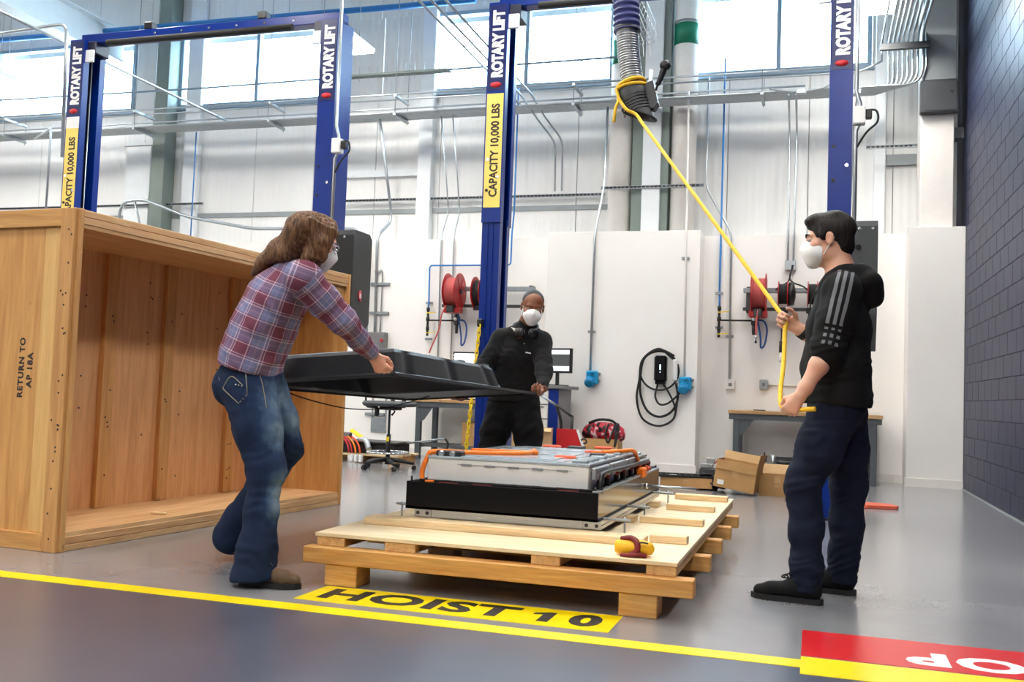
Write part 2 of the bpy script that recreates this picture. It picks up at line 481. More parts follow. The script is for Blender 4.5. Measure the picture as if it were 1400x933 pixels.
# horizontal girts and trims on the upper wall
struct('trim_1', MB().box(XL, -2.75, YB-.02, YB, 3.54, 3.61), 'steel_grey')
struct('trim_2', MB().box(-7.15, -5.6, YB-.06, YB, 4.10, 4.20), 'steel_white')
struct('trim_3', MB().box(-5.68, -5.46, YB-.14, YB, ZL, ZC, ch=.01), 'steel_white')
struct('trim_4', MB().box(-9.78, -9.50, YB-.10, YB, ZL, ZC, ch=.01), 'steel_white')
struct('trim_5', MB().box(-10.82, -10.34, YB-.16, YB, ZL, 4.72, ch=.01).box(-10.86, -10.30, YB-.19, YB, 4.72, 4.77), 'steel_white')
struct('trim_6', MB().box(0.66, 0.80, YB-.12, YB, ZL, ZC, ch=.01), 'steel_white')
struct('trim_7', MB().box(0.80, 1.2, YB-.05, YB, 4.02, 4.16), 'steel_grey')
# steel columns
struct('steel_column', MB().box(-10.22, -9.98, YB-.30, YB-.02, ZL, ZC, ch=.008), 'steel_green_grey')['kind'] = 'structure'
c = struct('steel_column', MB().box(-2.42, -1.93, 12.86, 13.22, ZL, ZC, ch=.006), 'steel_green_grey'); c['kind'] = 'structure'
struct('cover_plate', MB().box(-2.27, -2.03, 12.80, 12.86, ZL, ZC, ch=.006), 'steel_white', c)
c = struct('column_casing', MB().box(1.15, 1.52, 12.50, 12.95, ZL, ZC, ch=.008), 'white_trim'); c['kind'] = 'structure'
struct('girt', MB().box(1.52, 1.68, 12.7, 12.9, 4.2, 4.33), 'steel_grey', c)
# right wall of painted concrete blocks
wr = struct('wall_right', MB().box(XR+.012, XR+.30, YF, YB+.3, 0, ZC), 'blue_joint')
bm_ = MB().box(0, .012, 0.0025, .4039, .0025, .2007, ch=.003).mesh('concrete_block', 'blue_block')
bh_ = MB().box(0, .012, 0.0025, .2007, .0025, .2007, ch=.003).mesh('concrete_block', 'blue_block')
ytop = 12.345
for r in range(29):
    z = r*.2032; off = 0 if r % 2 == 0 else .2032
    # near end of the row that the photograph shows
    ymin = 8.75+max(0, (z-4.2))*2.2
    if off:
        o = link('concrete_block', bh_, wr); o.location = (XR, ytop-.2032, z)
    y = ytop-off
    while y-.4064 > ymin-.41:
        y -= .4064
        o = link('concrete_block', bm_, wr); o.location = (XR+random.uniform(0, .0012), y, z)
# blocks nobody could pick apart from here: joined, towards and behind the viewer
mb = MB()
for r in range(37):
    z = r*.2032; off = 0 if r % 2 == 0 else .2032
    ymin = 8.75+max(0, (z-4.2))*2.2 if r < 29 else 99
    y = ytop-off
    while y-.4064 > -2.0:
        y -= .4064
        if y > ymin-.41 and r < 29: continue
        mb.box(XR, XR+.012, y+.0025, y+.4039, z+.0025, z+.2007)
o = struct('concrete_blocks', mb, 'blue_block', wr); o['kind'] = 'stuff'
struct('trim_8', MB().box(XR-.012, XR, -2, prY, 0, .012), 'steel_grey')
# other walls, ceiling, rafters
struct('wall_left', MB().box(XL-.2, XL, YF, YB+.3, 0, ZC), 'white_wall')
struct('wall_front', MB().box(XL, XR+.3, YF-.2, YF, 0, ZC), 'grey_wall')
struct('ceiling', MB().box(XL-.2, XR+.3, YF-.2, YB+.3, ZC, ZC+.15), 'ceiling_white')
def rafter(x, z):
    mb = MB()
    mb.box(x-.13, x+.13, YF, YB-.1, z, z+.02).box(x-.13, x+.13, YF, YB-.1, z+.5, z+.52).box(x-.008, x+.008, YF, YB-.1, z+.02, z+.5)
    return struct('rafter', mb, 'steel_white')
for x in (-11.05, -16.5): rafter(x, 6.10)['kind'] = 'structure'
for y in (9.0, 4.0, -1.0):
    struct('purlin', MB().box(XL, XR, y-.05, y+.05, 6.75, 6.95), 'steel_white')['kind'] = 'structure'

# floor markings -----------------------------------------------------
tp = solo('floor_tape', MB().box(-6.0, -0.033, 3.562, 3.668, 0, .0015), 'yellow_tape',
          'long yellow safety tape line along the edge of the grey floor', 'tape')
solo('floor_tape', MB().box(-0.033, 1.62, 3.48, 3.715, 0, .0018), 'yellow_tape',
     'wide yellow tape band beneath the red stop marking', 'tape')
hs = thing('floor_sign', 'yellow floor sign lettered HOIST 10 in front of the pallet', 'sign', (-1.42, 3.905, 0))
part('sign_sheet', MB().box(-2.104, -0.744, 3.752, 4.055, 0, .0015), 'yellow_tape', hs)
part('lettering', text_mb('HOIST', .262, frame((-1.602, 3.902, .0022), (1, 0, 0), (0, 1, 0)), .0004, .0095, 1.13, spacing=1.06), 'letter_black', hs)
part('lettering', MB().prism([(-1.052, 3.815), (-1.004, 3.815), (-1.004, 3.985), (-1.035, 3.985), (-1.092, 3.955), (-1.092, 3.925), (-1.052, 3.938)], .0018, .0026), 'letter_black', hs)
part('lettering', text_mb('0', .262, frame((-.868, 3.900, .0022), (1, 0, 0), (0, 1, 0)), .0004, .012, .95), 'letter_black', hs)
ss = thing('floor_sign', 'red floor sign lettered STOP in white, upside down to the viewer', 'sign', (.6, 3.94, 0))
part('sign_sheet', MB().box(-0.033, 1.42, 3.73, 4.15, 0, .0015), 'red_tape', ss)
part('lettering', text_mb('STOP', .245, frame((.70, 3.885, .0022), (-1, 0, 0), (0, -1, 0)), .0004, .011, 1.15, spacing=1.12), 'label_white', ss)

# ceiling lamps --------------------------------------------------------
def lamp(x, y, z, label=None):
    t = thing('ceiling_lamp', label or 'long white LED ceiling lamp assumed above the workshop, outside the view', 'lamp', (x, y, z), group=None if label else 'ceiling lamps')
    part('housing', MB().box(x-.20, x+.20, y-.60, y+.60, z+.012, z+.07, ch=.01), 'steel_white', t)
    part('diffuser', MB().box(x-.18, x+.18, y-.58, y+.58, z, z+.012), 'lamp_diffuser', t)
    for dy in (-.5, .5): part('hanger_rod', MB().cyl((x, y+dy, z+.07), (x, y+dy, ZC), .004, n=6), 'steel_grey', t)
lamp(-6.05, 11.35, 5.5, 'long white LED lamp hanging behind the second lift column')
lamp(0.62, 11.35, 5.5, 'white LED lamp at the upper right beside the conduit bundle')
for x in (-16.0, -11.0, -6.0, -2.5, 0.6):
    for y in (6.5, 2.5, -1.5, -5.5): lamp(x, y, 5.6)
for x in (-12.5, -8.0, -4.0, -0.6): lamp(x, 8.6, 6.66)  # extra unseen row, added to brighten the back wall
for x in (-16.0, -12.2): lamp(x, 11.35, 5.5, 'white LED lamp far left along the window wall' if x < -13 else 'white LED lamp left of the first lift column')
# ================================================================== TWO-POST LIFTS
YL = 8.2
def lift_column(lift, xc, side, cap_labels, wdt=.172, with_cap=True):
    """side: +1 open towards +x, -1 open towards -x. front face at y = YL"""
    x0, x1 = xc-wdt/2, xc+wdt/2; D = .30; y0, y1 = YL, YL+D
    zt = 4.44; zj = 2.49
    xo, xi = (x0, x1) if side > 0 else (x1, x0)          # outer / inner x
    s = 1 if side > 0 else -1
    # main post: folded channel, closed on the outer side, lips on the inner side
    post = MB()
    post.box(xo, xo+s*.012, y0+.012, y1-.012, .02, zj)
    for yy in (y0+.008, y1-.020):
        post.box(xo, xi-s*.004, yy, yy+.012, .02, zj)
    post.box(xi-s*.016, xi-s*.004, y0+.02, y0+.085, .02, zj).box(xi-s*.016, xi-s*.004, y1-.085, y1-.02, .02, zj)
    post.box(xo+s*.05, xo+s*.062, y0-.004, y0+.008, .02, zj).box(xo+s*.098, xo+s*.110, y0-.004, y0+.008, .02, zj)
    c = part('column', post, 'lift_blue', lift)
    # taller extension sleeve with the labels
    ex = MB()
    ex.box(x0-.004, x1+.004, y0-.012, y0+.004, zj-.06, zt)
    ex.box(x0-.004, x1+.004, y1-.004, y1+.012, zj-.06, zt)
    ex.box(xo-s*.004, xo+s*.010, y0+.004, y1-.004, zj-.06, zt)
    ex.box(xi-s*.010, xi+s*.004, y0+.004, y0+.07, zj-.06, zt).box(xi-s*.010, xi+s*.004, y1-.07, y1-.004, zj-.06, zt)
    part('column_extension', ex, 'lift_blue', c)
    part('inner_channel', MB().box(xo+s*.012, xo+s*.018, y0+.02, y1-.02, .02, zt-.02), 'lift_dark', c)
    part('lift_cable', MB().cyl((xi-s*.03, y0+.15, .3), (xi-s*.03, y0+.15, zt-.05), .006, n=6), 'galvanised', c)
    part('bolt', MB().cyl((xc+.05, y0-.022, 2.84), (xc+.05, y0-.012, 2.84), .014, n=10), 'chrome', c)
    part('bolt', MB().cyl((xc-.05, y0-.022, 2.72), (xc-.05, y0-.012, 2.72), .014, n=10), 'black_plastic', c)
    part('bolt', MB().cyl((xc-.05, y0-.022, 3.0), (xc-.05, y0-.012, 3.0), .012, n=10), 'chrome' if side > 0 else 'black_plastic', c)
    # labels on the front face
    yy = y0-.013
    part('name_plate', MB().box(x0+.004, x1-.004, yy-.002, yy, 3.63, 4.42), 'label_blue', c)
    R = frame((xc+.012, yy-.0026, 4.055), (0, 0, 1), (-1, 0, 0))
    part('lettering', text_mb('ROTARY LIFT', .140, R, .0004, .0085, .735), 'label_white', c)
    part('badge', MB().lathe([(.052, 0), (.052, .002)], frame((xc-.0, yy-.004, 3.68), (1, 0, 0), (0, 0, 1)) @ Matrix.Diagonal((1.0, .5, 1, 1)), 20), 'logo_red', c)
    part('badge_lettering', text_mb('Rotary', .028, frame((xc, yy-.0052, 3.68), (1, 0, 0), (0, 0, 1)), .0003, .001), 'label_white', c)
    if with_cap:
        zc0, zc1 = 2.565, 3.60
        if side > 0 and xc < -5: zc0, zc1 = 2.46, 3.50
        part('capacity_plate', MB().box(x0+.008, x1-.008, yy-.002, yy, zc0, zc1), 'label_yellow', c)
        part('capacity_lettering', text_mb('CAPACITY 10,000 LBS', .104, frame((xc+.012, yy-.0026, (zc0+zc1)/2), (0, 0, 1), (-1, 0, 0)), .0004, .0034, .86), 'letter_dark', c)
        if xc < -5: part('white_plate', MB().box(x0+.006, x1-.006, yy-.002, yy, 3.50, 3.62), 'label_white', c)
    part('base_plate', MB().box(x0-.12 if side < 0 else x0-.05, x1+.05 if side < 0 else x1+.12, y0-.06, y1+.08, 0, .02), 'lift_dark', c)
    # carriage low on the post, with its folded arm
    xm = xi+s*.05
    cr = part('carriage', MB().box(xi-s*.06, xi+s*.10, y0+.03, y1-.03, .06, .62, ch=.008).box(xi+s*.0, xi+s*.16, y0-.02, y1+.02, .04, .16, ch=.008), 'lift_blue', lift)
    part('arm', MB().bar((xi+s*.08, y0, .10), (xi+s*.12, y0-.0+.62, .10), .09, .08), 'lift_dark', cr)
    part('pad', MB().cyl((xi+s*.12, y0+.58, .14), (xi+s*.12, y0+.58, .19), .05), 'black_rubber', cr)
    return c
def lift(name, label, xa, xb, hook):
    t = thing('car_lift', label, 'car lift', ((xa+xb)/2, YL+.15, 0), 0, None)
    lift_column(t, xa, +1, True)
    lift_column(t, xb, -1, True, with_cap=False)
    # overhead beam and padded shut-off bar
    b = MB().box(xa-.02, xb+.09, YL+.06, YL+.20, 4.42, 4.52, ch=.006)
    bo = part('crossbeam', b, 'lift_blue', t)
    for q, x in ((0, xa+.14), (1, xb-.14)):
        part('pulley_bracket', MB().box(x-.055, x+.055, YL+.03, YL+.24, 4.30, 4.43, ch=.008), 'lift_dark', bo)
        part('bracket_plate', MB().box(x-.05, x+.05, YL+.005, YL+.03, 4.20, 4.33, ch=.004), 'steel_white', bo)
    for k in range(6):
        x = xa+.9+k*.32
        part('bolt', MB().cyl((x, YL+.05, 4.47), (x, YL+.06, 4.47), .012, n=8), 'chrome', bo)
    part('shutoff_bar', MB().tube([(xa+.38, YL-.02, 4.375), (xb-.40, YL-.02, 4.375)], .032, 10), 'black_rubber', t)
    for x in (xa+.8, xb-.8):
        part('limit_switch', MB().box(x-.05, x+.05, YL+.06, YL+.16, 4.52, 4.60, ch=.01), 'black_plastic', t)
    return t
L1 = lift('a', 'blue two-post lift on the left, behind the wooden crate', -7.435, -4.50, True)
L2 = lift('b', 'blue two-post lift standing between the two men', -2.80, 0.152, True)
# power units on the right-hand post of each lift
def power_cover(t, x0, y0, z0, z1, wdt=.24, dep=.36, dark='black_plastic', logo=True):
    ch = .07
    poly = [(0, 0), (wdt, 0), (wdt, z1-z0-ch), (wdt-ch, z1-z0), (0, z1-z0)]
    side = [(0, 0), (dep, .0), (dep, z1-z0-.02), (dep-.04, z1-z0), (.03, z1-z0), (0, z1-z0-.03)]
    mb = MB().prism([(0, .28), (.10, .0), (dep*.55, 0), (dep, .16), (dep, z1-z0-.05), (dep-.05, z1-z0), (.05, z1-z0), (0, z1-z0-.05)], 0, wdt,
                    frame((x0, y0, z0), (0, 1, 0), (0, 0, 1)))
    c = part('motor_cover', mb, dark, t)
    if logo:
        part('badge', MB().lathe([(.048, 0), (.048, .003)], frame((x0+wdt+.001, y0+.17, z0+.40), (0, 1, 0), (0, 0, 1)) @ Matrix.Diagonal((.75, 1.15, 1, 1)), 20), 'logo_red', c)
        part('badge_mark', text_mb('B', .06, frame((x0+wdt+.0046, y0+.17, z0+.40), (0, 1, 0), (0, 0, 1)), .0004, .002), 'label_white', c)
    for k, (dx, dz) in enumerate(((.05, -.07), (.15, -.07), (.06, -.30))):
        part('screw', MB().cyl((x0+dx, y0-.006, z1+dz), (x0+dx, y0+.002, z1+dz), .012, n=8), 'chrome' if k < 2 else 'steel_dark', c)
    return c
c = power_cover(L1, -4.30, 8.02, 1.36, 2.36, .245, .38)
g = MB()
for i in range(6):
    for j in range(9): g.box(-4.465+i*.026, -4.452+i*.026, 8.055, 8.06, 1.82+j*.06, 1.86+j*.06)
part('grille_panel', MB().box(-4.48, -4.305, 8.06, 8.10, 1.75, 2.40), 'aluminium', L1)
o = part('grille_slots', g, 'black_plastic', L1); o['kind'] = 'stuff'
power_cover(L2, .255, 8.10, 1.35, 2.38, .19, .34, 'dark_grey', logo=False)
part('power_switch', MB().cyl((.30, 8.085, 2.16), (.30, 8.10, 2.16), .022), 'black_gloss', L2)
part('warning_strip', MB().box(.275, .37, 8.094, 8.10, 2.005, 2.015), 'label_white', L2)
# conduits and switch boxes that run up the posts
def post_conduit(t, x, y, zb, z0, z1):
    part('conduit', MB().tube([(x, y, z0), (x, y, zb-.12), (x+.03, y, zb-.06), (x+.03, y, zb+.1), (x, y, zb+.2), (x, y, z1)], .016, 8), 'galvanised', t)
    b = part('switch_box', MB().box(x-.02, x+.07, y-.05, y+.04, zb-.07, zb+.07, ch=.006), 'label_white', t)
    part('switch_cable', MB().tube(spline([(x+.07, y-.02, zb+.04), (x+.15, y-.03, zb+.03), (x+.16, y-.03, zb-.06), (x+.08, y-.02, zb-.14), (x-.01, y, zb-.28)], 6), .009, 7), 'black_rubber', b)
    part('switch_head', MB().box(x+.07, x+.12, y-.04, y+.02, zb-.03, zb+.04, ch=.008), 'black_plastic', b)
post_conduit(L1, -4.375, 8.18, 3.18, 1.6, 4.75)
post_conduit(L2, .268, 8.18, 3.235, 1.3, 4.9)

# ================================================================== CRATE
crate = thing('wooden_crate', 'tall plywood shipping crate lying open towards the pallet, stencilled RETURN TO', 'crate', (-3.713, 4.15, 0), math.radians(-4.2))
# local axes: y along the open front (away from the viewer), -x into the crate
CL, CD, CH = 2.765, .66, 1.795
def cp(name, mb, mat, parent=crate): return part(name, mb, mat, parent, local=True)
cp('back_panel', MB().box(-CD, -CD+.015, 0.02, CL-.02, .09, CH-.09), 'ply_inner')
cp('end_panel', MB().box(-CD, -.022, .018, .034, .004, CH-.004), 'ply_warm')
cp('end_panel', MB().box(-CD, -.004, CL-.034, CL-.018, .004, CH-.004), 'ply_warm')
cp('floor_panel', MB().box(-CD, -.004, .035, CL-.035, .075, .098), 'board_warm_y')
cp('top_panel', MB().box(-CD, -.004, .035, CL-.035, CH-.098, CH-.078), 'board_warm_y')
cp('floor_board', MB().box(-.10, 0, .035, CL-.02, .036, .075, ch=.003), 'board_warm_y')
cp('floor_board', MB().box(-.10, 0, .035, CL-.02, 0, .034, ch=.003), 'board_warm_y')
cp('floor_board', MB().box(-CD, -.54, .035, CL-.02, 0, .075, ch=.003), 'board_warm_y')
cp('top_board', MB().box(-.045, 0, .03, CL-.02, CH-.078, CH-.040, ch=.003), 'board_warm_y')
cp('top_board', MB().box(-.090, -.002, .03, CL-.02, CH-.038, CH, ch=.003), 'board_warm_y')
cp('top_board', MB().box(-CD, -.54, .03, CL-.02, CH-.075, CH, ch=.003), 'board_warm_y')
for y in (.88, 1.42, 2.12): cp('cleat', MB().box(-CD+.015, -CD+.05, y, y+.10, .10, CH-.10, ch=.003), 'board_warm_z')
# end frames
cp('veneer_strip', MB().box(-.215, -.10, .0168, .018, .095, CH-.10), 'ply_light')
cp('end_post', MB().box(-.095, -.0, -.004, .018, 0, CH, ch=.003), 'board_warm_z')
cp('end_post', MB().box(-.022, .012, .018, .052, .0, CH, ch=.003), 'board_warm_z')
cp('end_post', MB().box(-CD-.02, -CD+.075, -.004, .018, 0, CH, ch=.003), 'board_warm_z')
cp('end_rail', MB().box(-CD+.075, -.096, -.002, .018, 0, .09, ch=.003), 'board_warm_x')
cp('end_rail', MB().box(-CD+.075, -.096, -.002, .018, CH-.095, CH, ch=.003), 'board_warm_x')
cp('end_post', MB().box(-.06, .005, CL-.018, CL+.006, 0, CH, ch=.003), 'board_warm_z')
cp('end_post', MB().box(-CD-.02, -CD+.075, CL-.018, CL+.006, 0, CH, ch=.003), 'board_warm_z')
cp('corner_brace', MB().prism([(0, 0), (.16, 0), (0, .16)], 0, .035, frame((-.06, CL-.035, CH-.10), (0, -1, 0), (0, 0, -1))), 'board_warm_z')
for k, ln in enumerate(('RETURN TO', 'AP 18A')):
    cp('stencil_lettering', text_mb(ln, .050, frame((-.330+k*.060, .0172, .948-.012*k), (0, 0, 1), (-1, 0, 0)), .0004, .002, 1.05, spacing=1.15), 'letter_dark')
mb = MB(); rr = random.Random(5)
for k in range(46):
    y = rr.choice([.12, .75, .93, 1.30, 1.47, 1.62, 2.02, 2.17, 2.5])+rr.uniform(-.02, .02)
    z = rr.uniform(.2, 1.6); xx = -CD+.0155 if not any(abs(y-c-.05) < .055 for c in (.88, 1.42, 2.12)) else -CD+.0505
    mb.cyl((xx, y, z), (xx+.001, y, z), .007, n=6)
o = cp('nail_marks', mb, 'letter_dark'); o['kind'] = 'stuff'
mb = MB()
for k in range(24):
    x = -.05+rr.uniform(-.035, .035); z = rr.uniform(.05, 1.72); mb.cyl((x, -.0051, z), (x, -.0041, z), .006, n=6)
o = cp('nail_marks', mb, 'letter_dark'); o['kind'] = 'stuff'
solo('wood_scrap', MB().box(-3.83, -3.74, 5.05, 5.09, .0995, .112, ch=.004), 'pine_x', 'small pale wood scrap lying on the crate floor', 'scrap')

# ================================================================== PALLET
pal = thing('wooden_pallet', 'large pale timber pallet carrying the battery pack', 'pallet', (-1.36, 5.5, 0))
PX0, PX1 = -2.235, -.458
ys = [4.05, 4.72, 5.30, 5.88, 6.46]
for i, y in enumerate(ys):
    part('runner', MB().box(PX0, PX1, y, y+.085, .098, .172, ch=.004), 'pine_orange_x', pal)
    for x0, x1 in ((-2.125, -1.965), (-1.47, -1.30), (-.765, -.605)):
        if (i in (2, 4) or (i == 0 and x0 != -1.47)): part('block', MB().box(x0, x1, y+.012, y+.16, 0, .098, ch=.004), 'pine_orange_x', pal)
for x0, x1 in ((-2.19, -2.05), (-1.85, -1.70), (-1.16, -1.03), (-.66, -.535)):
    part('stringer', MB().box(x0, x1, 4.10, 6.98, .172, .214, ch=.003), 'pine_y', pal)
part('deck_sheet', MB().box(-2.20, -.53, 4.095, 7.0, .214, .232, ch=.002), 'ply_pale', pal)
Z0 = .232
for (x0, x1, y0, y1) in ((-2.13, -.735, 4.46, 4.60), (-.733, -.558, 4.62, 4.70), (-.90, -.56, 5.32, 5.41), (-.86, -.57, 6.03, 6.11), (-.90, -.55, 6.70, 6.80), (-2.13, -.92, 6.10, 6.20), (-2.12, -.92, 5.28, 5.38)):
    part('batten', MB().box(x0, x1, y0, y1, Z0, Z0+.036, ch=.003), 'pine_x', pal)
ZB = Z0+.0362

# ================================================================== BATTERY PACK
bat = thing('battery_pack', 'large open car battery pack with silver modules, black tray and orange cables', 'battery', (-1.475, 5.55, ZB))
bx0, bx1, by0, by1 = -1.97, -.98, 4.60, 6.50
zt0, zt1 = ZB+.040, .445
# aluminium extrusion frame beneath
fr = MB()
for (a, b_) in ((by0+.02, by0+.06), (by1-.06, by1-.02)):
    fr.box(bx0+.07, bx1-.01, a, b_, ZB, ZB+.016).box(bx0+.07, bx1-.01, a+.006, b_-.006, ZB+.016, ZB+.024).box(bx0+.07, bx1-.01, a, b_, ZB+.024, ZB+.040)
f0 = part('frame_rail', fr, 'aluminium', bat)
for xx in (bx0+.07, bx1-.01):
    part('frame_rail', MB().box(xx-.02, xx+.02, by0+.02, by1-.02, ZB, ZB+.016).box(xx-.014, xx+.014, by0+.02, by1-.02, ZB+.016, ZB+.024).box(xx-.02, xx+.02, by0+.02, by1-.02, ZB+.024, ZB+.040), 'aluminium', bat)
for xx in (bx0+.09, bx1-.03):
    bk = part('corner_bracket', MB().box(xx-.045, xx+.045, by0+.012, by0+.02, ZB+.002, ZB+.04, ch=.003), 'aluminium', f0)
    for d in (-.025, .025): part('bracket_bolt', MB().cyl((xx+d, by0+.006, ZB+.021), (xx+d, by0+.012, ZB+.021), .009, n=10), 'steel_dark', f0)
# hold-down pins that stick out
def pin(x0, x1, y, z, foot=True):
    p = part('hold_down_arm', MB().bar((x0, y, z), (x1, y, z), .028, .012, ch=.002), 'galvanised', bat)
    part('arm_bolt', MB().cyl((x1+.03 if x1 < x0 else x1-.03, y, ZB-.035), (x1+.03 if x1 < x0 else x1-.03, y, z+.016), .005, n=8), 'galvanised', p)
pin(bx1, bx1+.14, 4.72, ZB+.045); pin(bx1, bx1+.13, 5.35, ZB+.045); pin(bx1, bx1+.13, 6.25, ZB+.045); pin(bx0, bx0-.10, 4.72, ZB+.045)
part('side_rod', MB().cyl((bx1+.004, 5.95, .375), (bx1+.30, 6.0, .37), .010, n=8), 'galvanised', bat)
part('rod_nut', MB().cyl((bx1, 5.95, .375), (bx1+.02, 5.95, .375), .018, n=6), 'chrome', bat)
# tray
t_ = .012
tray = part('tray_floor', MB().box(bx0, bx1, by0, by1, zt0, zt0+.012), 'black_gloss', bat)
part('tray_front', MB().box(bx0, bx1, by0, by0+t_, zt0, zt1, ch=.002), 'black_gloss', bat)
part('tray_back', MB().box(bx0, bx1, by1-t_, by1, zt0, zt1-.0, ch=.002), 'black_gloss', bat)
part('tray_side', MB().box(bx0, bx0+t_, by0+t_, by1-t_, zt0, zt1, ch=.002), 'black_gloss', bat)
m, nt, b = newmat('tray_steel')
b.inputs['Base Color'].default_value = (*srgb(120, 112, 100), 1); b.inputs['Metallic'].default_value = 0.9; b.inputs['Roughness'].default_value = 0.16
sd = part('tray_side', MB().box(bx1-t_, bx1, by0+t_, by1-t_, zt0, zt1, ch=.002), 'tray_steel', bat, 'polished bare metal side')
part('tray_seal', MB().box(bx1-.03, bx1+.002, by0, by1, zt1, zt1+.008, ch=.002), 'galvanised', sd)
part('tray_seal', MB().box(bx1, bx1+.004, by0+.02, by1, zt0, zt0+.012), 'black_rubber', sd)
for (x, y) in ((bx0+.02, by0+.02), (bx1-.02, by1-.02), (bx1-.02, by0+.03), (bx0+.02, by1-.03)):
    part('guide_pin', MB().cyl((x, y, zt1), (x, y, zt1+.025), .006, n=8), 'black_plastic', bat)
part('back_ledge', MB().box(bx1-.26, bx1-.02, by1-.10, by1-.03, zt1-.02, zt1+.02, ch=.006), 'black_plastic', bat)
# cell modules: two rows of silver cases
mx0, mx1 = -1.885, -1.045
zm0, zm1 = zt1-.10, .575
yc = by0+.07
mods = []
ny = 4; ml = (by1-.12-yc)/ny
for j in range(ny):
    ya, yb = yc+j*ml, yc+(j+1)*ml-.012
    top = zm1 if j < 3 else zm1-.03
    mo = part('battery_module', MB().box(mx0, mx1, ya, yb, zm0, top-.012, ch=.004), 'module_silver', bat)
    tp_ = part('module_lid', MB().box(mx0-.004, mx1+.004, ya-.004, yb+.004, top-.012, top, ch=.002).box(mx0+.10, mx1-.14, ya+.03, yb-.03, top, top+.004, ch=.001).box(mx0+.16, mx1-.2, ya+.08, yb-.08, top+.004, top+.009, ch=.001), 'module_top', mo)
    if j == 0:
        s = MB()
        for k in range(5): s.box(mx0+.18+k*.125, mx0+.235+k*.125, ya-.007, ya, top-.042, top-.034)
        s.box(mx0+.16, mx1-.08, ya-.002, ya, top-.038, top-.036)
        part('lid_clips', s, 'galvanised_dull', mo)['kind'] = 'stuff'
        fl = MB()
        for k in range(7): fl.box(mx0+.02+k*.118, mx0+.095+k*.118, ya-.028, ya, zt1+.006, zt1+.013)
        part('module_feet', fl, 'aluminium', mo)['kind'] = 'stuff'
        rd = MB()
        for k, q in enumerate((.08, .26, .70)): rd.box(mx0+q, mx0+q+.10, ya-.05, ya-.005, zt1-.02, zt1+.002)
        part('busbar_covers', rd, 'red_dark', mo)['kind'] = 'stuff'
    # end connectors on the right
    for k in range(2):
        yy = ya+ml*(.28+.42*k)
        cn = part('cell_connector', MB().cyl((mx1+.03, yy, zt1-.02), (mx1+.03, yy, zt1+.045), .014, n=10).box(mx1+.008, mx1+.055, yy-.03, yy+.03, zt1-.02, zt1+.01, ch=.004), 'black_plastic', mo)
        part('connector_cap', MB().cyl((mx1+.03, yy, zt1+.045), (mx1+.03, yy, zt1+.062), .017, n=10), 'red_dark', mo)
    eb = MB().box(mx1+.004, mx1+.03, ya+.04, yb-.04, zt1+.05, top-.02, ch=.004)
    part('end_bracket', eb, 'aluminium', mo)
    wv = MB()
    for k in range(3): wv.box(mx1-.10, mx1-.02, ya+.05+k*.12, ya+.10+k*.12, top, top+.014, ch=.003)
    part('terminal_blocks', wv, 'galvanised', mo)['kind'] = 'stuff'
part('vent_manifold', MB().tube(spline([(mx1+.055, by0+.10, zt1-.01), (mx1+.055, by0+.11, zt1+.06), (mx1+.055, by0+.20, zt1+.085), (mx1+.05, by0+.7, zt1+.078), (mx1+.045, by1-.35, zt1+.07)], 6), .012, 8), 'black_plastic', bat)
part('edge_gasket', MB().tube([(mx0-.03, by0+.045, zt1+.004), (mx1+.04, by0+.045, zt1+.004)], .008, 8), 'black_rubber', bat)
# orange high-voltage cabling
def hv(pts, r=.013, mat='orange_cable'): return part('high_voltage_cable', MB().tube(spline(pts, 7), r, 8), mat, bat)
hv([(mx0-.02, 4.66, zt1-.02), (mx0-.03, 4.67, zt1+.05), (mx0-.01, 4.69, zm1-.01), (mx0+.02, 4.70, zm1+.018), (mx0+.2, 4.78, zm1+.016), (mx0+.42, 4.95, zm1+.016), (mx0+.40, 5.25, zm1+.018)], .014)
hv([(mx0+.1, 5.05, zm1+.014), (mx0+.3, 5.0, zm1+.02), (mx0+.46, 5.10, zm1+.015)], .012)
hv([(mx1-.12, 5.55, zm1+.012), (mx1-.02, 5.62, zm1+.022), (mx1+.02, 5.75, zm1+.02), (mx1+.03, 5.83, zm1-.02), (mx1+.05, 5.86, zt1+.02)], .013)
hv([(mx1-.16, 5.5, zm1+.012), (mx1-.06, 5.9, zm1-.01), (mx1+.0, 6.1, zt1+.06), (mx1+.03, 6.2, zt1+.03)], .011)
for (x, y) in ((mx0+.35, 5.25), (mx0+.30, 6.0), (mx1-.20, 5.0), (mx1-.18, 5.62), (mx0+.60, 6.15)):
    part('orange_link', MB().box(x-.055, x+.055, y-.03, y+.03, zm1, zm1+.016, ch=.006), 'orange_red', bat)
part('orange_plug', MB().box(mx1+.03, mx1+.085, 5.80, 5.90, zt1-.01, zt1+.05, ch=.01), 'orange_cable', bat)
part('orange_plug', MB().box(mx1+.0, mx1+.05, 6.14, 6.26, zt1, zt1+.035, ch=.008), 'orange_red', bat)
part('black_plug', MB().box(mx0+.42, mx0+.52, 5.9, 6.0, zm1, zm1+.02, ch=.006), 'black_plastic', bat)
part('black_plug', MB().box(mx1-.13, mx1-.05, 5.25, 5.33, zm1, zm1+.02, ch=.006), 'black_plastic', bat)
part('controller', MB().box(mx0+.03, mx0+.17, 4.69, 4.78, zm1, zm1+.028, ch=.006), 'steel_dark', bat)
for k in range(2): part('controller_port', MB().lathe([(.009, 0), (.016, .001), (.016, .012), (.009, .013)], frame((mx0+.065+k*.06, 4.69, zm1+.012), (1, 0, 0), (0, 0, 1)), 10), 'galvanised', bat)
part('orange_tab', MB().box(mx0-.0, mx0+.05, 4.632, 4.66, zt1-.004, zt1+.008, ch=.003), 'orange_cable', bat)

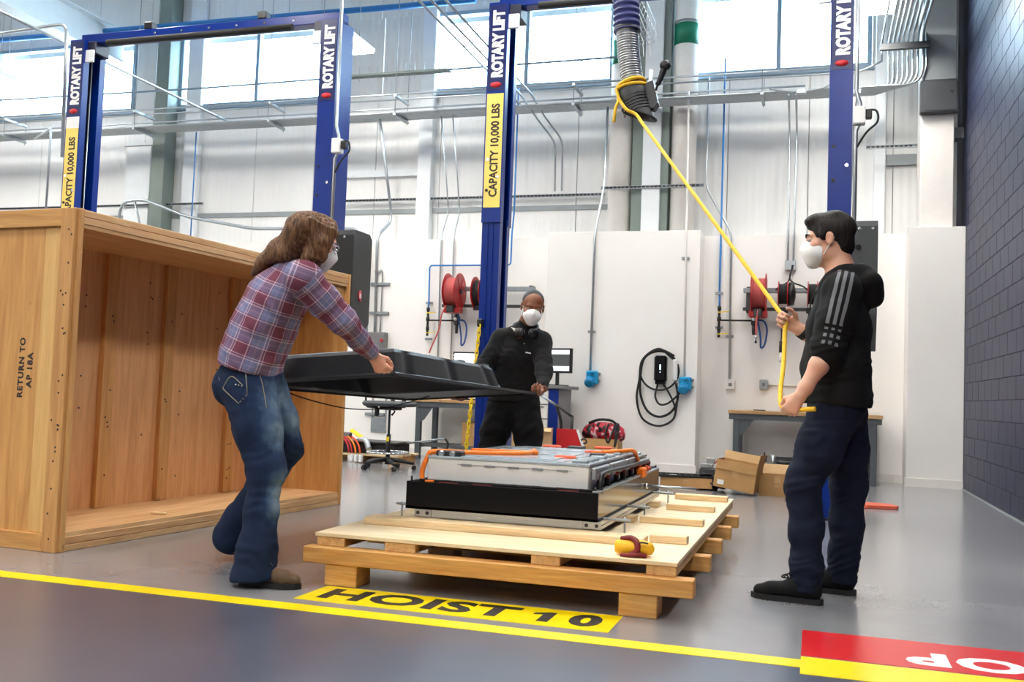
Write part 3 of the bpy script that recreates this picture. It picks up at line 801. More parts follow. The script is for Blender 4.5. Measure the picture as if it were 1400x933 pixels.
# yellow pouch with red strap on the pallet
pouch = thing('tool_pouch', 'small yellow pouch with a red strap lying on the pallet corner', 'pouch', (-.73, 4.19, Z0))
pb = MB()
prof = [(-.082, .012), (-.078, .036), (-.05, .054), (0, .058), (.045, .05), (.078, .034), (.088, .012)]
V = []; F = []; nn = 12
for i, (x, r) in enumerate(prof):
    for k in range(nn):
        a = 2*PI*k/nn; V.append((-.73+x, 4.19+math.cos(a)*r*.75, Z0+.034+math.sin(a)*min(r*.72, .034)))
for i in range(len(prof)-1):
    for k in range(nn):
        l = (k+1) % nn; F.append((i*nn+k, (i+1)*nn+k, (i+1)*nn+l, i*nn+l))
F.append(tuple(range(nn))); F.append(tuple((len(prof)-1)*nn+k for k in range(nn))[::-1])
pb.add(V, F, True)
part('pouch_body', pb, 'yellow_pouch', pouch)
part('strap', MB().tube(spline([(-.735, 4.145, Z0+.008), (-.708, 4.143, Z0+.030), (-.712, 4.155, Z0+.062), (-.74, 4.18, Z0+.074), (-.785, 4.19, Z0+.066)], 6), [.013]*25, 8), 'red_dark', pouch)
part('strap', MB().tube(spline([(-.775, 4.140, Z0+.006), (-.74, 4.132, Z0+.009), (-.70, 4.136, Z0+.014), (-.67, 4.15, Z0+.008)], 6), .010, 8), 'red_dark', pouch)
part('zip', MB().tube(spline([(-.71, 4.15, Z0+.055), (-.69, 4.15, Z0+.064), (-.665, 4.16, Z0+.06)], 5), .004, 6), 'steel_dark', pouch)
# ================================================================== SCULPTING BY DISTANCE FIELDS (people and soft things)
def _v(a): return np.array(a, dtype=np.float64)
def _n(a): a = _v(a); return a/np.linalg.norm(a)
class Sculpt:
    def __init__(s, h=.007): s.h = h; s.p = []
    def cone(s, a, b, ra, rb=None, k=.02, u=None, su=1.0, op='u'):
        """tapered capsule; su widens it along direction u"""
        s.p.append(('c', _v(a), _v(b), float(ra), float(ra if rb is None else rb), k, None if u is None else _n(u), su, op)); return s
    def chain(s, pts, radii, k=.02, u=None, su=1.0):
        for i in range(len(pts)-1): s.cone(pts[i], pts[i+1], radii[i], radii[i+1], k, u, su)
        return s
    def ell(s, c, r, ax=None, k=.02, op='u'):
        s.p.append(('e', _v(c), _v(r), np.eye(3) if ax is None else np.array(ax, float), None, k, None, 1.0, op)); return s
    def half(s, c, nrm, op='i', k=.004):
        """keep the side that nrm points away from"""
        s.p.append(('h', _v(c), _n(nrm), None, None, k, None, 1.0, op)); return s
    @staticmethod
    def _d(q, P):
        if q[0] == 'c':
            _, a, b, ra, rb, k, u, su, op = q
            d = b-a; L2 = max(d @ d, 1e-12)
            t = np.clip(((P-a) @ d)/L2, 0, 1)[..., None]
            w_ = P-(a+t*d)
            if u is not None and su != 1.0:
                c = (w_ @ u)[..., None]; w_ = w_+u*(c/su-c)
            return np.sqrt((w_*w_).sum(-1))-(ra+(rb-ra)*t[..., 0])
        if q[0] == 'e':
            _, c, r, ax, *_r = q
            w_ = (P-c) @ ax.T if False else np.einsum('...j,ij->...i', P-c, ax)
            k0 = np.sqrt(((w_/r)**2).sum(-1)); k1 = np.sqrt(((w_/(r*r))**2).sum(-1))
            return k0*(k0-1)/np.maximum(k1, 1e-6)
        _, c, nrm, *_r = q
        return (P-c) @ nrm
    def bounds(s):
        lo = np.full(3, 1e9); hi = -lo
        for q in s.p:
            if q[8] != 'u': continue
            if q[0] == 'c':
                r = max(q[3], q[4])*max(1, q[7]); lo = np.minimum(lo, np.minimum(q[1], q[2])-r); hi = np.maximum(hi, np.maximum(q[1], q[2])+r)
            elif q[0] == 'e':
                r = q[2].max(); lo = np.minimum(lo, q[1]-r); hi = np.maximum(hi, q[1]+r)
        return lo, hi
    def grid(s):
        h = s.h; lo, hi = s.bounds(); lo -= 3*h+.012; hi += 3*h+.012
        n = np.ceil((hi-lo)/h).astype(int)+1
        g = np.full(n, 1.0, dtype=np.float32)
        ax = [lo[i]+h*np.arange(n[i]) for i in range(3)]
        for q in s.p:
            k = q[5]; m = k+3*h
            if q[0] == 'c':
                r = max(q[3], q[4])*max(1, q[7])+m; a, b = np.minimum(q[1], q[2])-r, np.maximum(q[1], q[2])+r
            elif q[0] == 'e': r = q[2].max()+m; a, b = q[1]-r, q[1]+r
            else: a, b = lo, hi
            i0 = np.clip(((a-lo)/h).astype(int), 0, n-1); i1 = np.clip(((b-lo)/h).astype(int)+2, 1, n)
            sl = tuple(slice(i0[i], i1[i]) for i in range(3))
            if any(i1[i] <= i0[i] for i in range(3)): continue
            P = np.stack(np.meshgrid(*[ax[i][sl[i]] for i in range(3)], indexing='ij'), -1)
            d = s._d(q, P).astype(np.float32); o = g[sl]
            if q[8] == 'u':
                hh = np.maximum(k-np.abs(o-d), 0)/k; g[sl] = np.minimum(o, d)-hh*hh*k*.25
            else:
                if q[8] == 's': d = -d
                hh = np.maximum(k-np.abs(o-d), 0)/k; g[sl] = np.maximum(o, d)+hh*hh*k*.25
        return g, lo
    def polygonise(s):
        g, lo = s.grid(); h = s.h; n = np.array(g.shape); ins = g < 0
        c = np.zeros(n-1, dtype=np.int8)
        for dx in (0, 1):
            for dy in (0, 1):
                for dz in (0, 1): c += ins[dx:n[0]-1+dx, dy:n[1]-1+dy, dz:n[2]-1+dz]
        act = (c > 0) & (c < 8); idx = np.full(n-1, -1, dtype=np.int64)
        cells = np.argwhere(act); idx[act] = np.arange(len(cells))
        acc = np.zeros((len(cells), 3)); cnt = np.zeros(len(cells))
        cor = [(0, 0, 0), (1, 0, 0), (0, 1, 0), (1, 1, 0), (0, 0, 1), (1, 0, 1), (0, 1, 1), (1, 1, 1)]
        for i in range(8):
            for j in range(i+1, 8):
                df = np.array(cor[j])-np.array(cor[i])
                if np.abs(df).sum() != 1: continue
                A = cells+cor[i]; B = cells+cor[j]
                va = g[A[:, 0], A[:, 1], A[:, 2]]; vb = g[B[:, 0], B[:, 1], B[:, 2]]
                m = (va < 0) != (vb < 0)
                t = np.where(m, va/np.where(m, va-vb, 1), 0)
                acc += np.where(m[:, None], np.array(cor[i])+t[:, None]*df, 0); cnt += m
        V = lo+h*(cells+acc/cnt[:, None])
        Fs = []
        for a in range(3):
            b, d = (a+1) % 3, (a+2) % 3
            s0 = [slice(None)]*3; s1 = [slice(None)]*3
            s0[a] = slice(0, -1); s1[a] = slice(1, None)
            e0, e1 = ins[tuple(s0)], ins[tuple(s1)]
            E_ = np.argwhere(e0 != e1)
            E_ = E_[(E_[:, b] > 0) & (E_[:, d] > 0) & (E_[:, b] < n[b]-1) & (E_[:, d] < n[d]-1)]
            fl = e0[E_[:, 0], E_[:, 1], E_[:, 2]]
            q = []
            for ob, od in ((0, 0), (1, 0), (1, 1), (0, 1)):
                C_ = E_.copy(); C_[:, b] -= ob; C_[:, d] -= od
                q.append(idx[C_[:, 0], C_[:, 1], C_[:, 2]])
            q = np.stack(q, 1); q[~fl] = q[~fl][:, ::-1]
            Fs.append(q)
        return V, np.concatenate(Fs)
def vnormals(V, Fq):
    fn = np.cross(V[Fq[:, 2]]-V[Fq[:, 0]], V[Fq[:, 3]]-V[Fq[:, 1]])
    N = np.zeros_like(V)
    for i in range(4): np.add.at(N, Fq[:, i], fn)
    return N/np.maximum(np.linalg.norm(N, axis=1), 1e-9)[:, None]
def relax(V, Fq, it=2, f=.5):
    for _ in range(it):
        acc = np.zeros_like(V); cnt = np.zeros(len(V))
        for i in range(4):
            for j in ((i+1) % 4, (i+3) % 4):
                np.add.at(acc, Fq[:, i], V[Fq[:, j]]); np.add.at(cnt, Fq[:, i], 1)
        V = V*(1-f)+f*acc/cnt[:, None]
    return V
def folds(V, N, centres, base=.0018, seed=0):
    """cloth relief: creases around joints and a soft general unevenness"""
    r = np.random.default_rng(seed); d = np.zeros(len(V))
    wob = sum(np.sin(V @ (r.normal(size=3)*22)+r.uniform(0, 6)) for _ in range(5))*.5
    for _ in range(6):
        d += base*np.sin(V @ (r.normal(size=3)*26)+wob*1.1+r.uniform(0, 6))*.7
    for c, R, amp, ax, lam in centres:
        c = _v(c); ax = _n(ax); q = V-c
        wgt = np.exp(-(q*q).sum(1)/(R*R))
        d += .42*amp*wgt*np.sin(2*PI*(q @ ax)/lam+wob*2.6+2.2*np.sin(q @ np.cross(ax, (.3, .5, .8))*24))
    return V+N*d[:, None]
def soft(name, sc, mat, parent, rel=1, fold=None, base=.0018, seed=0, label=None, attrs=None):
    V, Fq = sc.polygonise(); V = relax(V, Fq, rel) if rel else V
    N = vnormals(V, Fq)
    A = attrs(V, N) if attrs else {}
    if fold is not None: V = folds(V, N, fold, base, seed)
    inv = np.array(world_of(parent).inverted()) if parent is not None else np.eye(4)
    Vl = V @ inv[:3, :3].T+inv[:3, 3]
    me = bpy.data.meshes.new(name); me.vertices.add(len(Vl)); me.vertices.foreach_set('co', Vl.astype(np.float32).ravel())
    me.loops.add(Fq.size); me.loops.foreach_set('vertex_index', Fq.ravel().astype(np.int32))
    me.polygons.add(len(Fq)); me.polygons.foreach_set('loop_start', np.arange(0, Fq.size, 4, dtype=np.int32))
    me.polygons.foreach_set('use_smooth', np.ones(len(Fq), dtype=bool))
    for kk, val in A.items():
        at = me.attributes.new(kk, 'FLOAT', 'POINT'); at.data.foreach_set('value', val.astype(np.float32))
    me.materials.append(MATS[mat]); me.update(calc_edges=True); me.validate()
    o = link(name, me, parent)
    if label: o['label'] = label
    return o

def hand(sc, W, d, n, t, curl, scale=1.0, thumb=None, k=.006):
    """five fingers: wrist W, pointing d, palm towards n, thumb side t; curl = flexion of the three joints in degrees"""
    d, n, t = _n(d), _v(n), _v(t); n = _n(n-d*(n @ d)); t = _n(t-d*(t @ d)-n*(t @ n)); W = _v(W); S = scale
    base = {'i': (.028, .088, (.042, .026, .021), .0092), 'm': (.009, .092, (.046, .030, .022), .0094),
            'r': (-.011, .088, (.042, .028, .021), .0090), 'l': (-.029, .080, (.033, .021, .019), .0080)}
    for x in (.024, .006, -.012, -.026):
        sc.cone(W+d*.012*S+t*x*.55*S, W+d*.080*S+t*x*S, .0145*S, .0115*S, .012)
    sc.cone(W+d*.02*S+t*.018*S+n*.008*S, W+d*.055*S+t*.028*S+n*.010*S, .013*S, .012*S, .012)
    for i, (key, (x, L, ph, r)) in enumerate(base.items()):
        p = W+t*x*S+d*L*S; th = 0.0
        cu = curl[key] if isinstance(curl, dict) else curl
        for j in range(3):
            th += math.radians(cu[j]); dr = d*math.cos(th)+n*math.sin(th)+t*(x*1.2*(1 if th < 1.2 else 0))
            q = p+_n(dr)*ph[j]*S
            sc.cone(p, q, r*S*(1-.07*j), r*S*(.93-.09*j), k if j else .008); p = q
    tp = W+d*.026*S+t*.026*S+n*.006*S
    for (a, b, c), L, r in (thumb or (((.62, .68, .35), .042, .0125), ((.80, .15, .55), .033, .0108), ((.85, -.05, .5), .026, .0095))):
        q = tp+_n(d*a+t*b+n*c)*L*S; sc.cone(tp, q, r*S, r*.92*S, .007); tp = q
class Head:
    def __init__(s, c, fwd, up=(0, 0, 1), sc=1.0):
        s.skin = 'skin_light'; s.c = _v(c); s.f = _n(fwd); u = _v(up); s.u = _n(u-s.f*(u @ s.f)); s.r = np.cross(s.f, s.u); s.s = sc
    def w(s, x, y, z): return s.c+(s.r*x+s.f*y+s.u*z)*s.s
    @property
    def ax(s): return np.stack([s.r, s.f, s.u])
    def e(s, sk, c, r, k=.02, op='u'): sk.ell(s.w(*c), _v(r)*s.s, s.ax, k, op)
    def sculpt(s, sk, ears=True, female=False):
        e = s.e
        e(sk, (0, -.012, .036), (.076, .097, .082), .02)
        e(sk, (0, .028, -.036), (.060, .062, .080), .03)
        e(sk, (0, .060, -.086), (.030, .026, .022), .025)
        for q in (-1, 1):
            e(sk, (q*.043, .012, -.062), (.020, .03, .03), .02)
            e(sk, (q*.042, .062, -.020), (.022, .02, .018), .02)
        sk.cone(s.w(0, .086, .016), s.w(0, .106, -.022), .0075*s.s, .0125*s.s, .010)
        for q in (-1, 1): e(sk, (q*.010, .094, -.026), (.009, .010, .008), .006)
        e(sk, (0, .076, .026), (.052, .016, .013), .014)
        for q in (-1, 1): e(sk, (q*.031, .094, .006), (.017, .014, .011), .008, 's')
        e(sk, (0, .086, -.054), (.022, .010, .006), .006); e(sk, (0, .085, -.064), (.020, .010, .007), .006)
        if ears:
            for q in (-1, 1):
                e(sk, (q*.079, -.004, -.002), (.009, .019, .031), .006); e(sk, (q*.087, .002, -.002), (.006, .009, .018), .005, 's')
    def eyes(s, parent, iris='iris_brown'):
        for q in (-1, 1):
            mb = MB().ball(tuple(s.w(q*.031, .078, .006)), .0125*s.s, 8)
            ey = part('eye', mb, 'eye_white', parent)
            lid = MB(); c = s.w(q*.031, .078, .006); rl = .0134*s.s; Vl = []; Fl = []
            for i in range(5):
                el = math.radians(10+i*20)
                for k in range(13):
                    a = -1.6+3.2*k/12
                    Vl.append(c+(s.r*math.sin(a)*math.cos(el)+s.f*math.cos(a)*math.cos(el)+s.u*math.sin(el))*rl)
            for i in range(4):
                for k in range(12): Fl.append((i*13+k, i*13+k+1, (i+1)*13+k+1, (i+1)*13+k))
            lid.add(Vl, Fl, True); part('eyelid', lid, s.skin, ey)
            part('iris', MB().ball(tuple(s.w(q*.031, .0865, .006)), .0056*s.s, 6), iris, ey)
    def brows(s, parent, mat):
        for q in (-1, 1):
            part('eyebrow', MB().tube(spline([s.w(q*.012, .096, .024), s.w(q*.030, .094, .031), s.w(q*.050, .078, .026)], 4), [.0035, .004, .0045, .005, .0048, .0045, .004, .003, .002], 6), mat, parent)
    def mask(s, parent, mat='mask_white'):
        sk = Sculpt(.0045)
        s.e(sk, (0, .052, -.048), (.066, .070, .062), .02)
        sk.cone(s.w(0, .094, .004), s.w(0, .112, -.028), .012*s.s, .016*s.s, .02)
        s.e(sk, (0, .075, -.092), (.036, .032, .028), .02)
        sk.half(s.w(0, .024, -.05), -s.f)
        sk.half(s.w(0, .095, .006), s.u*1-s.f*.30)
        o = soft('face_mask', sk, mat, parent, 1)
        for z0, z1 in ((-.008, .016), (-.074, -.022)):
            for q in (-1, 1):
                pts = [s.w(q*.056, .034, z0), s.w(q*.071, .016, (z0*.6+z1*.4)), s.w(q*.082, -.006, z1), s.w(q*.080, -.022, -.002)]
                part('mask_strap', MB().tube(spline(pts, 5), .0022, 6), mat, o)
        for zz in (-.03, -.055): part('mask_pleat', MB().tube(spline([s.w(-.05, .075, zz), s.w(-.028, .106, zz-.002), s.w(0, .119, zz-.004), s.w(.028, .106, zz-.002), s.w(.05, .075, zz)], 5), .0018, 6), mat, o)
        return o
# skin, hair and cloth ------------------------------------------------
def skin(name, c, rough=.5):
    m, nt, b = newmat(name); v = coords(nt)
    n = nd(nt, 'ShaderNodeTexNoise', Scale=28.0, Detail=4.0); nt.links.new(v, n.inputs['Vector'])
    red = (min(1, c[0]*1.02), c[1]*.90, c[2]*.86)
    nt.links.new(ramp(nt, n.outputs[0], [(0.35, red), (0.65, c)]), b.inputs['Base Color'])
    b.inputs['Roughness'].default_value = rough; b.inputs['Subsurface Weight'].default_value = 0.12
    b.inputs['Subsurface Radius'].default_value = (.01, .004, .002); b.inputs['Subsurface Scale'].default_value = .5
    n2 = nd(nt, 'ShaderNodeTexNoise', Scale=260.0, Detail=3.0); nt.links.new(v, n2.inputs['Vector']); bump(nt, b, n2.outputs[0], .12, .002)
skin('skin_light', srgb(220, 172, 146)); skin('skin_fair', srgb(232, 178, 152)); skin('skin_brown', srgb(128, 76, 46), .42)
def hairmat(name, c1, c2):
    m, nt, b = newmat(name); v = coords(nt, (1, 1, 1))
    n = nd(nt, 'ShaderNodeTexNoise', Scale=1.0, Detail=5.0, Distortion=.6)
    mp = nt.nodes.new('ShaderNodeMapping'); mp.inputs['Scale'].default_value = (90, 90, 9)
    nt.links.new(v, mp.inputs['Vector']); nt.links.new(mp.outputs[0], n.inputs['Vector'])
    nt.links.new(ramp(nt, n.outputs[0], [(0.35, c1), (0.65, c2)]), b.inputs['Base Color'])
    b.inputs['Roughness'].default_value = .55; b.inputs['Specular IOR Level'].default_value = .3; bump(nt, b, n.outputs[0], .9, .006)
hairmat('hair_brown', srgb(66, 42, 28), srgb(136, 98, 68)); hairmat('hair_dark', srgb(12, 9, 8), srgb(32, 24, 20)); hairmat('hair_black', srgb(16, 13, 12), srgb(34, 28, 25))
pm('eye_white', srgb(190, 184, 178), .25); pm('iris_brown', srgb(48, 30, 20), .2); pm('mask_white', srgb(240, 240, 240), .75, var=.03, scale=30, bmp=.08, bscale=400)
def cloth(name, c, rough=.85, var=.12, scale=18, bs=500, bstr=.25, sheen=.0):
    m = pm(name, c, rough, var=var, scale=scale, bmp=bstr, bscale=bs, spec=.25)
    m.node_tree.nodes['Principled BSDF'].inputs['Sheen Weight'].default_value = sheen
cloth('black_cotton', srgb(15, 15, 16)); cloth('black_knit', srgb(17, 17, 19), sheen=.03); cloth('black_trousers', srgb(9, 10, 14)); cloth('navy_jeans', srgb(16, 23, 44), var=.2)
cloth('grey_stripe', srgb(120, 122, 126)); cloth('suede_brown', srgb(98, 80, 62), var=.25, scale=30); cloth('black_suede', srgb(16, 16, 17)); cloth('light_tee', srgb(170, 178, 190))
def denim():
    m, nt, b = newmat('denim'); v = coords(nt)
    a = nt.nodes.new('ShaderNodeAttribute'); a.attribute_name = 'wear'
    n = nd(nt, 'ShaderNodeTexNoise', Scale=26.0, Detail=6.0); nt.links.new(v, n.inputs['Vector'])
    f = nd(nt, 'ShaderNodeMath', operation='MULTIPLY_ADD'); f.inputs[1].default_value = .55; nt.links.new(n.outputs[0], f.inputs[0])
    sub = nd(nt, 'ShaderNodeMath', operation='SUBTRACT'); sub.inputs[1].default_value = .30; nt.links.new(a.outputs['Fac'], sub.inputs[0]); nt.links.new(sub.outputs[0], f.inputs[2])
    nt.links.new(ramp(nt, f.outputs[0], [(0.0, srgb(26, 40, 66)), (.35, srgb(36, 54, 84)), (.75, srgb(82, 106, 134)), (1.0, srgb(124, 146, 168))]), b.inputs['Base Color'])
    b.inputs['Roughness'].default_value = .85; b.inputs['Specular IOR Level'].default_value = .2
    n2 = nd(nt, 'ShaderNodeTexNoise', Scale=420.0, Detail=2.0); nt.links.new(v, n2.inputs['Vector']); bump(nt, b, n2.outputs[0], .3, .002)
denim()
pm('seam_thread', srgb(150, 140, 120), .7)
def plaid():
    m, nt, b = newmat('plaid')
    def attr(nm, off):
        a = nt.nodes.new('ShaderNodeAttribute'); a.attribute_name = nm
        d = nd(nt, 'ShaderNodeMath', operation='MULTIPLY_ADD'); d.inputs[1].default_value = 1/.122; d.inputs[2].default_value = 20+off; nt.links.new(a.outputs['Fac'], d.inputs[0])
        fr = nd(nt, 'ShaderNodeMath', operation='FRACT'); nt.links.new(d.outputs[0], fr.inputs[0]); return fr.outputs[0]
    burg, slate, lav, white, mid = srgb(120, 66, 84), srgb(118, 122, 156), srgb(146, 140, 172), srgb(208, 186, 200), srgb(118, 90, 116)
    def stripes(fr):
        r = nt.nodes.new('ShaderNodeValToRGB'); r.color_ramp.interpolation = 'CONSTANT'; el = r.color_ramp.elements
        st = [(0, burg), (.36, white), (.40, burg), (.44, slate), (.60, lav), (.66, slate), (.82, white), (.86, mid), (.92, white), (.95, burg)]
        while len(el) < len(st): el.new(.5)
        for e_, (p, c) in zip(el, st): e_.position = p; e_.color = (*c, 1)
        nt.links.new(fr, r.inputs[0]); return r.outputs[0]
    c = mixcol(nt, .5, stripes(attr('pu', 0)), stripes(attr('pv', .2)))
    nt.links.new(c, b.inputs['Base Color']); b.inputs['Roughness'].default_value = .85; b.inputs['Specular IOR Level'].default_value = .2
    v = coords(nt); n2 = nd(nt, 'ShaderNodeTexNoise', Scale=380.0, Detail=2.0); nt.links.new(v, n2.inputs['Vector']); bump(nt, b, n2.outputs[0], .25, .002)
plaid()
def hoodie_mat():
    m, nt, b = newmat('striped_hoodie')
    def at(nm):
        a = nt.nodes.new('ShaderNodeAttribute'); a.attribute_name = nm; return a.outputs['Fac']
    def mth(op, x, y=None, c=None):
        n = nd(nt, 'ShaderNodeMath', operation=op)
        for i, v in enumerate((x, y)):
            if v is None: continue
            if isinstance(v, (int, float)): n.inputs[i].default_value = v
            else: nt.links.new(v, n.inputs[i])
        return n.outputs[0]
    sx, sv, so = at('sx'), at('sv'), at('so')
    ma = nd(nt, 'ShaderNodeMath', operation='MULTIPLY_ADD'); nt.links.new(sx, ma.inputs[0]); ma.inputs[1].default_value = 1/.030; ma.inputs[2].default_value = 10.5; f = mth('FRACT', ma.outputs[0])
    st = mth('LESS_THAN', mth('ABSOLUTE', mth('SUBTRACT', f, .5)), .26)
    inside = mth('LESS_THAN', mth('ABSOLUTE', sx), .045)
    up_ = mth('LESS_THAN', sv, .66)
    chk = mth('MULTIPLY', mth('GREATER_THAN', mth('FRACT', mth('MULTIPLY', sv, 11.0)), .5), mth('MULTIPLY', mth('GREATER_THAN', sv, .70), mth('LESS_THAN', sv, .92)))
    k = mth('MULTIPLY', mth('MULTIPLY', st, inside), mth('MULTIPLY', so, mth('MAXIMUM', up_, chk)))
    c = mixcol(nt, k, srgb(14, 14, 15), srgb(118, 120, 124)); nt.links.new(c, b.inputs['Base Color'])
    b.inputs['Roughness'].default_value = .8; b.inputs['Specular IOR Level'].default_value = .25
    v = coords(nt); n2 = nd(nt, 'ShaderNodeTexNoise', Scale=420.0, Detail=2.0); nt.links.new(v, n2.inputs['Vector']); bump(nt, b, n2.outputs[0], .25, .002)
hoodie_mat()
def along(V, a, b):
    a, b = _v(a), _v(b); d = b-a; L = np.linalg.norm(d); t = ((V-a) @ d)/(L*L)
    q = V-(a+np.clip(t, 0, 1)[:, None]*d); return t, np.linalg.norm(q, axis=1), q, L
# ================================================================== BATTERY LID carried by two people
lidT = thing('battery_cover', 'big black plastic battery cover carried by the woman and the man in black', 'cover', (-1.995, 4.5, .985))
LO = Vector((-1.995, 4.5, .985)); LA = Vector((.125, 2.1, -.065)); LB = Vector((-1.005, .10, -.080))
la, lb = LA.length, LB.length; ea = LA/la; eb = (LB-ea*LB.dot(ea)).normalized(); en = ea.cross(eb).normalized()
if en.z < 0: en = -en
def lp(a, b, c): return LO+ea*a+eb*b+en*c
mb = MB(); NA, NB = 60, 30
a0, a1, b0, b1, hgt = .035, 1.50, .035, lb-.035, .135
def rib(t, n): return .012*max(0, math.sin(t*n*PI))**6
V = []; F = []
def ringpts(ins, z, ribs):
    out = []
    for i in range(NA): out.append((a0+ins+(a1-a0-2*ins-(z*.9))*i/NA, b0+ins+(rib(i/NA, 5) if ribs else 0), z))
    for i in range(NB): out.append((a1-ins-z*.9, b0+ins+(b1-b0-2*ins)*i/NB, z))
    for i in range(NA): out.append((a1-ins-z*.9-(a1-a0-2*ins-z*.9)*i/NA, b1-ins-(rib(i/NA, 5) if ribs else 0), z))
    for i in range(NB): out.append((a0+ins+(0), b1-ins-(b1-b0-2*ins)*i/NB, z))
    return out
def outer(o, z): 
    out = []
    for i in range(NA): out.append((-o+(la+2*o)*i/NA, -o, z))
    for i in range(NB): out.append((la+o, -o+(lb+2*o)*i/NB, z))
    for i in range(NA): out.append((la+o-(la+2*o)*i/NA, lb+o, z))
    for i in range(NB): out.append((-o, lb+o-(lb+2*o)*i/NB, z))
    return out
rings = [outer(0, -.014), outer(0, 0), ringpts(-.004, .002, False), ringpts(.004, .012, True), ringpts(.012, hgt-.02, True), ringpts(.022, hgt-.004, False), ringpts(.035, hgt, False)]
N = 2*(NA+NB)
for r in rings: V += [lp(*p) for p in r]
for k in range(len(rings)-1):
    for i in range(N):
        j = (i+1) % N; F.append((k*N+i, k*N+j, (k+1)*N+j, (k+1)*N+i))
F.append(tuple((len(rings)-1)*N+i for i in range(N)))
mb.add(V, F, False)
shell = part('lid_shell', mb, 'lid_black', lidT)
so = shell.modifiers.new('thickness', 'SOLIDIFY'); so.thickness = .005; so.offset = 0
for a in (.45, .85, 1.25): part('rib', MB().bar(lp(a, b0+.03, hgt-.016), lp(a, b1-.03, hgt-.016), .03, .018, up=en), 'black_plastic', lidT)
for b in (.32, .66): part('rib', MB().bar(lp(a0+.03, b, hgt-.018), lp(a1-.18, b, hgt-.018), .03, .020, up=en), 'black_plastic', lidT)
part('inner_rim', MB().bar(lp(.02, .018, -.012), lp(la-.02, .018, -.012), .012, .012, up=en), 'black_rubber', lidT)
for a in (.98, 1.36): part('top_tab', MB().box(-.04, .04, -.015, .015, 0, .012, frame(lp(a, b0+.05, hgt), ea, eb), ch=.004), 'dark_grey', lidT)
part('end_step', MB().box(0, .10, 0, .5, 0, .030, frame(lp(a1-.02, .06, 0), ea, eb), ch=.012), 'lid_black', lidT)
part('white_tag', MB().box(-.006, .006, -.003, .003, -.03, 0, frame(lp(.06, .42, .03), eb, ea)), 'label_white', lidT)
part('dangling_cord', MB().tube(spline([lp(.35, .99, .0), lp(.65, .92, -.07), lp(1.0, .84, -.115), lp(1.35, .76, -.095), lp(1.75, .66, -.01)], 8), .004, 6), 'black_rubber', lidT)

# ================================================================== SHOES
def shoe(parent, heel, toe, upper, sole, name='shoe', lift_=0.0, laces=None, hgt=.10):
    hl, to = _v(heel), _v(toe); d = to-hl; L = np.linalg.norm(d); f = d/L; sd = np.array([f[1], -f[0], 0]); z = np.array([0, 0, 1.0])
    def w(x, y, zz): return hl+f*x*L+sd*y+z*(zz+lift_)
    sk = Sculpt(.006)
    sk.cone(w(.13, 0, .055), w(.40, 0, .060), .036, .040, .02).cone(w(.40, 0, .058), w(.72, 0, .046), .040, .034, .02, sd, 1.12)
    sk.cone(w(.72, 0, .042), w(.88, .0, .036), .034, .028, .02, sd, 1.22)
    sk.cone(w(.16, 0, .06), w(.20, 0, hgt), .036, .040, .02); sk.cone(w(.42, 0, .07), w(.30, 0, hgt+.005), .034, .036, .02)
    sk.half(w(0, 0, .012), (0, 0, -1))
    s = soft(name, sk, upper, parent, 1)
    prof = [(0.0, 0), (.03, .028), (.14, .037), (.38, .034), (.62, .044), (.80, .043), (.93, .028), (1.0, 0)]
    poly = [(x*L, y) for x, y in prof]+[(x*L, -y) for x, y in prof[-2:0:-1]]
    M = frame(tuple(hl+z*lift_), tuple(f), tuple(-sd))
    part('sole', MB().prism(poly[::-1] if False else [(x, y) for x, y in poly][::-1], 0, .026, M), sole, s)
    if laces:
        for k in range(3):
            x = .46+k*.07
            part('lace', MB().tube(spline([w(x, -.03, .085-.008*k), w(x+.01, 0, .101-.010*k), w(x+.02, .03, .085-.008*k)], 4), .004, 6), laces, s)
        part('lace', MB().tube(spline([w(.46, 0, .10), w(.50, -.03, .125), w(.56, -.02, .11), w(.46, 0, .105), w(.50, .03, .12), w(.57, .03, .10)], 5), .0035, 6), laces, s)
    return s

# ================================================================== MAN WITH THE ROPE (right)
man = thing('person', 'man in black hoodie with striped sleeves and white mask pulling the yellow rope', 'person', (.04, 4.88, 0))
H = Head((.048, 4.90, 1.697), (-1, .03, -.10), sc=1.08)
sk = Sculpt(.005)
H.sculpt(sk)
sk.chain([H.w(0, -.03, -.05), (.10, 4.90, 1.56), (.112, 4.90, 1.46)], [.060, .060, .075], .03)
sk.chain([(.112, 4.90, 1.46), (.10, 4.90, 1.2)], [.10, .12], .03, (0, 1, 0), 1.3)
shN, elN, wrN = (.108, 4.735, 1.435), (.048, 4.675, 1.165), (-.064, 4.620, .945)
shF, elF, wrF = (.092, 5.075, 1.44), (.070, 5.115, 1.16), (-.086, 5.02, 1.277)
sk.chain([(.11, 4.85, 1.43), shN, elN, (.012, 4.655, 1.085), (-.045, 4.63, .98), wrN], [.06, .055, .042, .042, .030, .027], .025)
sk.chain([(.11, 4.95, 1.43), shF, elF, (.025, 5.085, 1.20), (-.06, 5.035, 1.262), wrF], [.06, .055, .044, .045, .032, .029], .025)
dN = (-.55, 0, -.80); tN = (-.80, -.05, .55); hand(sk, wrN, dN, (0, 1, 0), tN, (72, 84, 50), 1.0, thumb=(((.62, .45, .55), .042, .0125), ((.80, -.05, .65), .033, .0108), ((.62, -.35, .75), .026, .0095)))
dF = (-.86, -.10, .46); tF = (.42, .1, .9); hand(sk, wrF, dF, (.05, -1, -.05), tF, (58, 88, 55), 1.0, thumb=((( .55, .60, .45), .042, .0128), ((.85, .25, .45), .033, .011), ((.75, -.1, .65), .026, .0095)))
soft('body', sk, 'skin_light', man, 1)
H.eyes(man); H.brows(man, 'hair_dark'); H.mask(man)
sk = Sculpt(.006)
